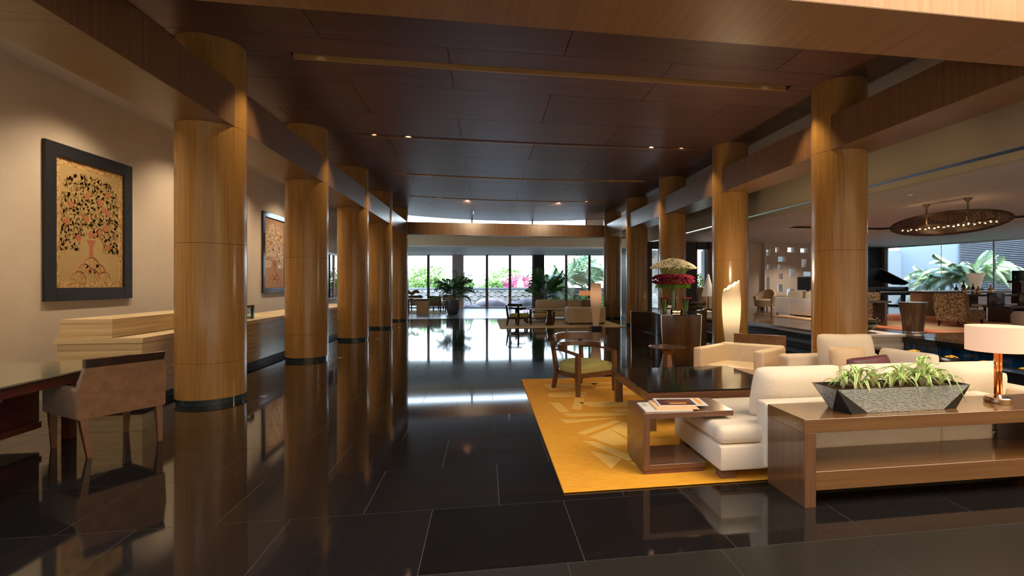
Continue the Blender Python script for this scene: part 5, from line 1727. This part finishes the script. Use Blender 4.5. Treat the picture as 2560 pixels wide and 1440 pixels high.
rock('rounded pink boulder in the pond left of the near palm', (-3.4, 35.2, -.1), .8)
rock('rounded pink boulder in the pond behind the potted palm', (-1.2, 35.4, -.15), .6)
rock('largest pink boulder in the pond before the central panes', (2.9, 35.4, -.2), 1.1, .55)
rock('tall pink boulder in the pond left of the largest one', (.3, 36.4, -.2), .8, .9)
rock('small pink boulder in the pond by the dark pier', (4.6, 34.6, -.1), .5)
def leafball(label, loc, rx, ry, rz_, n, m, size=.12, name='bush', cat='bush', group='garden bushes', seed=1):
    rnd = random.Random(seed)
    t = thing(name, label, cat, loc, 0, group)
    mm = M()
    for i in range(n):
        d = Vector((rnd.gauss(0, 1), rnd.gauss(0, 1), rnd.gauss(0, 1))).normalized() * rnd.uniform(.55, 1.0)
        lump = 1 + .18 * math.sin(d.x * 5 + seed) * math.cos(d.z * 6)
        p = Vector((d.x * rx * lump, d.y * ry * lump, rz_ + d.z * rz_ * lump))
        a = Vector((rnd.gauss(0, 1), rnd.gauss(0, 1), rnd.gauss(0, .6))).normalized() * size * rnd.uniform(.6, 1.2)
        b = a.cross(Vector((rnd.gauss(0, 1), rnd.gauss(0, 1), rnd.gauss(0, 1)))).normalized() * size * .35
        mm._add([tuple(p), tuple(p + a * .5 + b), tuple(p + a), tuple(p + a * .5 - b)], [(0, 1, 2, 3)])
    put('foliage', mm, m, t, kind='stuff')
    st_ = M()
    for i in range(5):
        st_.tube([(rnd.uniform(-.1, .1), 0, -.35), (rnd.uniform(-.5, .5) * rx, rnd.uniform(-.3, .3) * ry, rz_)], .03, n=4)
    put('stem', st_, 'trunk', t)
    return t
bl_ = [(-7.2, 42.0, 1.6, .75, 'bush', 'bright green bush beyond the stone wall at the far left'), (-4.6, 42.5, 1.5, .95, 'bush', 'bright green bush beyond the wall, left of the potted palm'),
       (-2.0, 42.0, 1.4, .85, 'bush', 'green bush beyond the wall behind the potted palm'), (0.9, 42.6, 1.5, .75, 'bush', 'low green bush beyond the wall right of the grey pier'),
       (5.6, 43.4, 1.6, .8, 'bush', 'green bush beyond the wall left of the pink flowers')]
for k, (x, y, r_, h_, m, lab) in enumerate(bl_):
    leafball(lab, (x, y, .35), r_, .8, h_, 2600, m, size=.16, seed=k + 1)
leafball('tall feathery tree in haze beyond the wall, far left panes', (-5.4, 47, .3), 2.2, 1.2, 1.5, 1800, 'bush', size=.22, name='tree', cat='tree', group='garden trees', seed=15)
leafball('hazy round tree beyond the wall in the central panes', (1.8, 48.5, .3), 2.2, 1.2, 1.4, 1500, 'bush', size=.22, name='tree', cat='tree', group='garden trees', seed=16)
leafball('bright pink bougainvillea bush over the stone wall', (3.0, 41.3, .5), 1.8, .7, .85, 3000, 'pink', size=.13, name='bougainvillea', cat='bush', group='garden bushes', seed=9)
leafball('low green shrub in front of the garden palm by the window', (5.2, 34.2, -.35), 1.0, .6, .55, 1800, 'bush', size=.14, seed=13)
leafball('low green shrub at the right end of the far windows', (7.2, 34.0, -.35), 1.1, .6, .6, 1800, 'bush', size=.14, seed=14)
leafball('dark green tree crown above the right-hand far panes', (7.6, 38.5, 1.4), 1.5, 1.2, 1.2, 2600, 'bush_dk', size=.2, name='tree', cat='tree', group='garden trees', seed=17)
fc = thing('fountain_cone', 'small white cone on the garden wall by the pink flowers', 'ornament', (2.56, 37.55, 1.235))
put('cone', M().lathe([(0, 0), (.26, 0), (.22, .35), (.12, .62), (0, .70)], n=24), 'lampwhite', fc, smooth=40)
fr_out = [frond(2.2, .75, 62, .70, 'palm_out', .026), frond(2.5, 1.1, 66, .74, 'palm_out', .026), frond(1.8, .35, 54, .60, 'palm_out', .026)]
def garden_palm(label, loc, seed, n=22, s=1.0, th=1.2, lean=0):
    rnd = random.Random(seed)
    t = thing('garden_palm', label, 'palm tree', loc)
    put('trunk', M().tube([(0, 0, 0), (lean * .4, 0, th * .5), (lean, 0, th)], lambda u: .12 - .05 * u, n=8), 'trunk', t, smooth=True)
    for i in range(n):
        a = 2 * PI * i / n + rnd.uniform(-.2, .2)
        k = s * rnd.uniform(.75, 1.1)
        o = put('frond', rnd.choice(fr_out), None, t, loc=(lean, 0, th + rnd.uniform(-.15, .1)), rot=(rnd.uniform(-.3, .3), rnd.uniform(-.3, .55), a))
        o.scale = (k, k, k)
garden_palm('broad grey-green palm just outside the right-hand far panes', (5.7, 35.6, -.35), 31, th=2.1, s=1.1, n=30)
garden_palm('second palm outside at the right end of the far windows', (8.8, 34.8, -.35), 32, th=2.2, s=1.1, n=26)
garden_palm('pale palm beyond the stone wall behind the right-hand panes', (4.6, 40.0, -.35), 33, th=2.6, s=.8, n=16)
# courtyard beyond the right glass wall
struct('floor', M().box(19.0, 34, 5, 33, 0.1, .38), 'paving')
garden_palm('large feathery palm in the courtyard beyond the right glass wall', (22.4, 20.3, .38), 41, n=44, th=1.5, s=1.0)
garden_palm('shorter palm to the left in the courtyard beyond the glass', (22.8, 22.6, .38), 42, n=26, th=1.2, s=.85)
leafball('glossy leaved shrub in the courtyard at the right edge', (22.6, 15.9, 1.4), .85, 1.1, .75, 1500, 'bush_dk', size=.26, name='shrub', cat='shrub', group='courtyard shrubs', seed=51)
leafball('low shrub at the foot of the courtyard palm', (21.9, 19.9, .4), .6, .9, .45, 1200, 'bush_dk', size=.18, name='shrub', cat='shrub', group='courtyard shrubs', seed=52)
lv = thing('louvre_wall', 'dark horizontally slatted wall closing the courtyard', 'slatted wall', (0, 0, 0))
put('backing', M().box(25.6, 25.7, 8, 23.9, .3, 4.8), 'black', lv)
sl_ = M().box(-.03, .03, -7.9, 7.9, -.022, .022).mesh('slat'); sl_.materials.append(MT['louvre'])
for k in range(46):
    put('slat', sl_, None, lv, loc=(25.54, 16.0, .45 + k * .09), rot=(0, R(35), 0))
struct('wall_far', M().box(22.5, 29, 28.0, 28.3, 0, 3.6), 'extwall')
struct('wall_far', M().box(25.6, 26, 24.0, 28.0, 0, 3.9), 'extwall')
struct('wall_far', M().box(11, 22.5, 24.5, 24.7, 0, 3.2), 'extwall')
struct('wall_far', M().box(11.0, 11.1, 20.75, 24.5, 0, 3.3), 'extwall')
# patterned stone screen and shrub seen through the slit window
struct('wall_far', M().box(7.7, 10.9, 26.0, 26.2, 0, 3.6), 'stone')
leafball('small green tree seen through the slit window', (10.4, 23.9, .5), .5, .5, .8, 900, 'bush', size=.12, name='tree', cat='tree', group='garden trees', seed=61)
